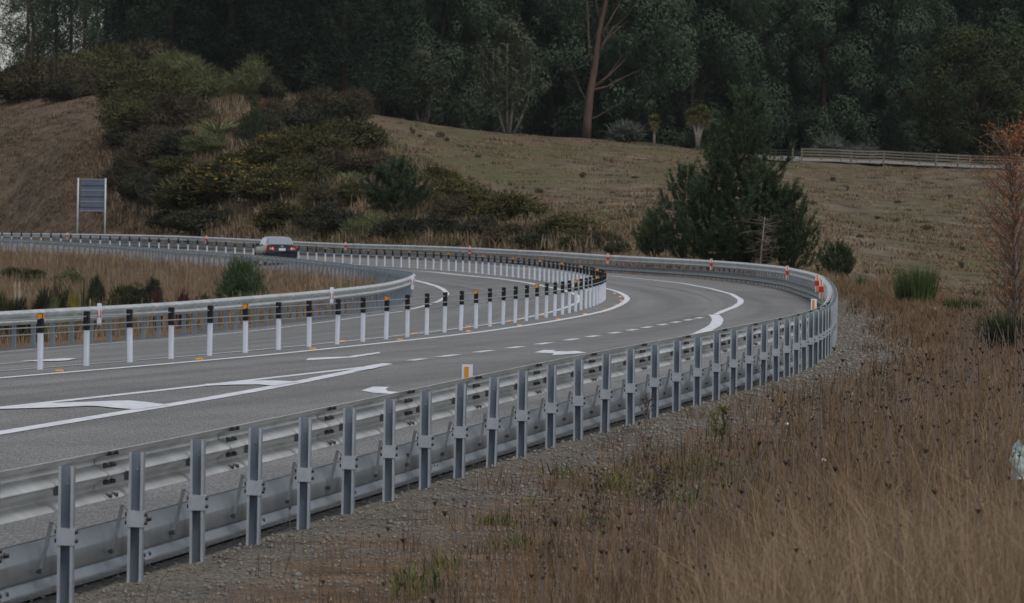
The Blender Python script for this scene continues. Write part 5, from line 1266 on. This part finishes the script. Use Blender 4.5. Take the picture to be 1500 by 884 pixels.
# wild carrot stalks with dark seed heads
PC, do_, di_ = scatter(7600, (-1, 14), (24, 120), lambda P, do, di: inview(P) & (do > 2.0) & (rng.random(len(P)) < np.clip(45 / P[:, 1], .2, 1)))
n = len(PC); hh = .32 + .34 * rng.random(n) + .35 * (rng.random(n) < .08); ln = rng.normal(size=(n, 2)) * .12; top = PC + np.c_[ln * hh[:, None], hh]
wv = .0035 * np.clip(PC[:, 1] / 40, .8, 3)
A = np.stack([PC - np.c_[wv / 2, 0 * wv, 0 * wv], PC + np.c_[wv / 2, 0 * wv, 0 * wv], top + np.c_[wv / 2, 0 * wv, 0 * wv], top - np.c_[wv / 2, 0 * wv, 0 * wv]], 1).reshape(-1, 3)
hd = (.005 + .009 * rng.random(n) ** 1.5) * np.clip(PC[:, 1] / 45, .9, 1.7); cup = np.array([(-1, -1, .9), (1, -1, .9), (1, 1, .9), (-1, 1, .9), (0, 0, -.9)], float); cf = np.array([(0, 1, 4), (1, 2, 4), (2, 3, 4), (3, 0, 4), (3, 2, 1), (3, 1, 0)])
Hv = (cup[None] * (1 + .5 * rng.normal(size=(n, 5, 1)).clip(-1, 1)) * hd[:, None, None] + rng.normal(size=(n, 1, 3)) * 0 + top[:, None]).reshape(-1, 3); Hf = (cf[None] + np.arange(n)[:, None, None] * 5).reshape(-1, 3)
kind(obj('seed_head_weeds', mesh_np('seed_head_weeds', np.r_[A, Hv], [np.arange(4 * n).reshape(n, 4), Hf + 4 * n], [MT['twig'], MT['seed']], np.r_[np.zeros(n), np.ones(len(Hf))])), 'stuff')

# single tall weeds
def verge(px, py):
    g = ground_px(px, py, 15, 200, .1); return g
def weed(px0, py0, px1, py1, label, r=.007, heads=26, m='twig', spread=.06, cat='weed stalk'):
    g = verge(px0, py0); Y = g[1]; top = CAM + ray(px1, py1) * (Y / ray(px1, py1)[1]); v = top - g; L = np.linalg.norm(v); rg = np.random.default_rng(int(px0))
    green = m != 'twig'; b_ = MB(); pts = [v * u + np.array([.02 * math.sin(3 * u), 0, 0]) * u for u in np.linspace(0, 1, 6)]; b_.tube(pts, np.linspace(r, r * .35, 6), 5)
    at_ = lambda u: v * u + np.array([.02 * math.sin(3 * u), 0, 0]) * u
    for q in range(heads):
        u = .4 + .58 * rg.random(); p0 = at_(u); p1 = p0 + np.array([rg.normal() * spread * .6, rg.normal() * spread * .6, spread * (.5 + rg.random())]); b_.tube([p0, p1], [r * .4, r * .2], 3)
        for w_ in range(4 if green else 3):
            e = p0 + (p1 - p0) * (.5 + .25 * w_) + rg.normal(size=3) * .006; d = unit(rg.normal(size=3) + np.array([0, 0, .8])) * (.04 if green else .018); b_.tube([e - d * .2, e + d * .4, e + d], [.002, .007 if green else .0055, .0015], 3, 1)
    o = b_.build('weed_stalk', [MT['twig' if not green else 'broom'], MT['seed' if not green else 'grass_green']]); o.location = tuple(g); tag(o, label, cat); return o
weed(1066, 770, 1150, 590, 'long dark dead stalk leaning right in the middle of the verge', .013, 12, spread=.05)
weed(862, 868, 872, 690, 'dark upright dead stalk in the lower verge grass below the guardrail', .006, 30)
weed(790, 884, 800, 745, 'thin dead stalk just left of a darker upright stalk in the lower verge', .005, 14)
weed(932, 705, 950, 585, 'brown dead stalk at the edge of the shoulder gravel', .006, 22)
weed(1305, 640, 1302, 560, 'short dark stalk in the dry grass right of the bend', .007, 10)
weed(1358, 612, 1356, 555, 'dark broken stalk standing farther right in the dry grass', .010, 6)
weed(955, 800, 965, 690, 'bushy brown dead stalk left of the long leaning one', .006, 60, spread=.10)
weed(1056, 672, 1059, 598, 'pale green upright weed spike at the edge of the gravel', .006, 20, 'green', .028, 'weed')
weed(1046, 660, 1048, 618, 'smaller green weed beside the pale green spike', .005, 14, 'green', .08, 'weed')
weed(620, 712, 608, 690, 'rust brown little weed at the foot of a guardrail post', .004, 26, 'twig', .10, 'weed')

# broom, birch and other plants along the verge's far edge
def spiky(px, ytop, Y, wpx, n, label, mats, seed, lean=.25, w=.02, name='broom_bush'):
    g = gz(px, Y); h = (CAM + ray(px, ytop) * (Y / ray(px, ytop)[1]))[2] - g[2]; V, F, Mi = spears(seed, n, h, wpx * Y / F_PX * .40, w, [0, 1], lean, .05)
    o = obj(name, mesh_np('foliage', V, F, [MT[x] for x in mats], Mi), None, tuple(g)); tag(o, label, 'bush'); return o
spiky(1345, 386, 168, 66, 520, 'bright green broom with upright stems at the edge of the pasture', ['broom', 'broom'], 430, .22, .03)
spiky(1318, 405, 172, 12, 50, 'slim green broom seedling left of the bright green broom', ['broom', 'broom'], 431, .2, .025)
spiky(1412, 432, 150, 60, 420, 'low dark green broom right of the bright green one', ['broom', 'broom_dark'], 432, .7, .03)
spiky(1490, 448, 98, 92, 1300, 'dark green broom bush at the right edge of the verge', ['broom_dark', 'broom_dark'], 433, .8, .016)
spiky(1262, 396, 215, 12, 40, 'single thin green broom stem beyond the guardrail at the bend', ['broom', 'broom'], 434, .15, .03)
WF = bush(435, 1, 1, 700, 'plume', .16, .07, 0, 5, .5)
for px, Y, w_, yt, lb in [(1384, 150, 24, 446, 'cream flower plumes beside the bright green broom'), (1422, 148, 12, 452, 'small cream flower plume right of the larger plumes')]:
    g = gz(px, Y); h = (CAM + ray(px, yt) * (Y / ray(px, yt)[1]))[2] - g[2]; place('flower_plume', [('stem', WF[0]), ('foliage', WF[1])], g, 0, (w_ * Y / F_PX, w_ * Y / F_PX, h), lb, 'plant')
def birch():
    rg = np.random.default_rng(440); Y = 160; g = gz(1492, Y); s = Y / F_PX
    o = empty('birch_tree', tuple(g)); H = (CAM + ray(1478, 205) * (Y / ray(1478, 205)[1]))[2] - g[2]
    m = MB(); m.tube([(0, 0, -.3), (-.04, 0, H * .35), (-.10, 0, H * .6), (-.22, 0, H * .98)], [.060, .048, .034, .008], 8); tw = MB(); P = []
    for k in range(210):
        t = .10 + .87 * rg.random(); p0 = np.array([-.22 * t, 0, H * t]); a = rg.random() * 6.28; L = (1.05 * (1 - t) ** .3 * (.55 + .45 * min(1, t / .35)) + .2) * (.6 + .6 * rg.random()); e = p0 + np.array([math.cos(a) * .85 - .30, math.sin(a) * .8, .8 + .5 * rg.random()]) * L * .95
        pts = limb(tw, p0, e, .012, .005, rg, .10, 5, 4)
        for q in range(4):
            b_ = pts[1 + q % 4]; e2 = b_ + (rg.normal(size=3) * .35 + (0, 0, .25)) * .6; limb(tw, b_, e2, .006, .003, rg, .1, 3, 3)
            if rg.random() < .18 + .5 * t * t: P += [b_ + (e2 - b_) * u for u in rg.random(5)]
    obj('trunk', m.mesh('trunk', MT['bark_pale'], True), o); obj('branch', tw.mesh('branch', MT['rust_twig']), o)
    P = np.array(P); V, F = leaf_quads(P, rg.normal(size=P.shape) + (0, 0, -.6), .055, .038, rg); obj('foliage', leaf_mesh('foliage', [(V, F, 0)], [MT['birch_leaf']]), o)
    tag(o, 'slender birch with pale trunk and sparse orange leaves at the right edge', 'tree')
birch()
# plastic tree guard and litter
MT['guard'] = mat('green_plastic_film', (.42, .55, .50), .35, 0, (.62, .70, .68), 9, 4, spec=.5, stretch=(3, 3, .6))
g = gz(1503, 40); g[2] = (CAM + ray(1494, 704) * (40 / ray(1494, 704)[1]))[2]; zt_ = (CAM + ray(1490, 652) * (40 / ray(1490, 652)[1]))[2] - g[2]; b_ = MB(); rg = np.random.default_rng(5)
rings = []
nz = rg.random((12, 18))
for k, u in enumerate(np.linspace(0, 1, 12)): rings.append([((.082 + .030 * (nz[k, q] - .5) + .014 * math.sin(3 * t + 7 * u)) * (1.05 - .5 * abs(u - .5)) * math.cos(t) + .03 * u, (.085 + .03 * (nz[k, q] - .5)) * math.sin(t), max(zt_, .15) * u + .03 * math.sin(2 * t + 1) * u + .015 * nz[k, q]) for q, t in enumerate(np.linspace(0, 2 * PI, 18, endpoint=False))])
b_.loft(rings, 0, True, False); o = b_.build('tree_guard', MT['guard'], None, True); o.location = tuple(g); tag(o, 'crumpled pale green plastic tree guard at the right edge of the verge', 'tree guard')
MT['tissue'] = mat('white_litter', (.68, .66, .68), .8)
for k, (px, py, lb) in enumerate([(1152, 640, 'scrap of white litter caught in the weeds by the leaning stalk'), (1206, 696, 'scrap of white litter lower in the grass right of the leaning stalk'), (255, 808, 'scrap of pale litter on the shoulder gravel under the lower rail')]):
    g = verge(px, py); b_ = MB(); rg = np.random.default_rng(k); rr_ = .018
    b_.loft([[(rr_ * q * math.cos(t) * (1 + .4 * rg.random()), rr_ * q * math.sin(t) * (1 + .4 * rg.random()), rr_ * (h + .4 * rg.random())) for t in np.linspace(0, 2 * PI, 8, endpoint=False)] for q, h in ((.5, 0), (1, .5), (.7, 1.1), (.2, 1.4))])
    o = b_.build('litter', MT['tissue']); o.location = (g[0], g[1], g[2] + (.10 if k < 2 else 0)); tag(o, lb, 'litter')

# ------------------------------------------------------------------ light
SUN_EL, SUN_AZ = 63.0, 145.0     # azimuth measured from +Y clockwise
w = bpy.data.worlds.new('World'); S.world = w; w.use_nodes = True
nt = w.node_tree; bg = nt.nodes['Background']; sky = nt.nodes.new('ShaderNodeTexSky'); sky.sky_type = 'NISHITA'; sky.sun_disc = False
sky.sun_elevation = math.radians(SUN_EL); sky.sun_rotation = math.radians(SUN_AZ); sky.air_density = 1.0; sky.dust_density = 1.0; sky.ozone_density = .6; sky.altitude = 0
hs = nt.nodes.new('ShaderNodeHueSaturation'); hs.inputs['Saturation'].default_value = .42; nt.links.new(sky.outputs[0], hs.inputs['Color']); nt.links.new(hs.outputs[0], bg.inputs['Color']); bg.inputs['Strength'].default_value = .085
sd = bpy.data.lights.new('sun', 'SUN'); sd.energy = 1.5; sd.angle = math.radians(28); sd.color = (1, .96, .9)
so = bpy.data.objects.new('sun', sd); COL.objects.link(so)
az, el = math.radians(SUN_AZ), math.radians(SUN_EL)
so.rotation_euler = Vector((math.sin(az) * math.cos(el), math.cos(az) * math.cos(el), math.sin(el))).to_track_quat('Z', 'Y').to_euler()
S.view_settings.view_transform = 'Standard'; S.view_settings.look = 'None'; S.view_settings.exposure = .22; S.view_settings.gamma = 1
S.cycles.max_bounces = 5; S.cycles.diffuse_bounces = 3; S.cycles.transparent_max_bounces = 4

# ------------------------------------------------------------------ air
m = bpy.data.materials.new('haze'); m.use_nodes = True; nt = m.node_tree; nt.nodes.remove(nt.nodes['Principled BSDF'])
pv = nt.nodes.new('ShaderNodeVolumePrincipled'); pv.inputs['Color'].default_value = (.86, .92, 1, 1); pv.inputs['Density'].default_value = .00003; pv.inputs['Anisotropy'].default_value = .2
nt.links.new(pv.outputs[0], nt.nodes['Material Output'].inputs['Volume'])
hb = MB(); zlo = float(GZ.min()) - 1.0; hb.box((0, 4450, (zlo + 62) / 2), (60000, 9600 * 2, 62 - zlo)); kind(hb.build('haze', m), 'stuff')
S.cycles.volume_bounces = 0
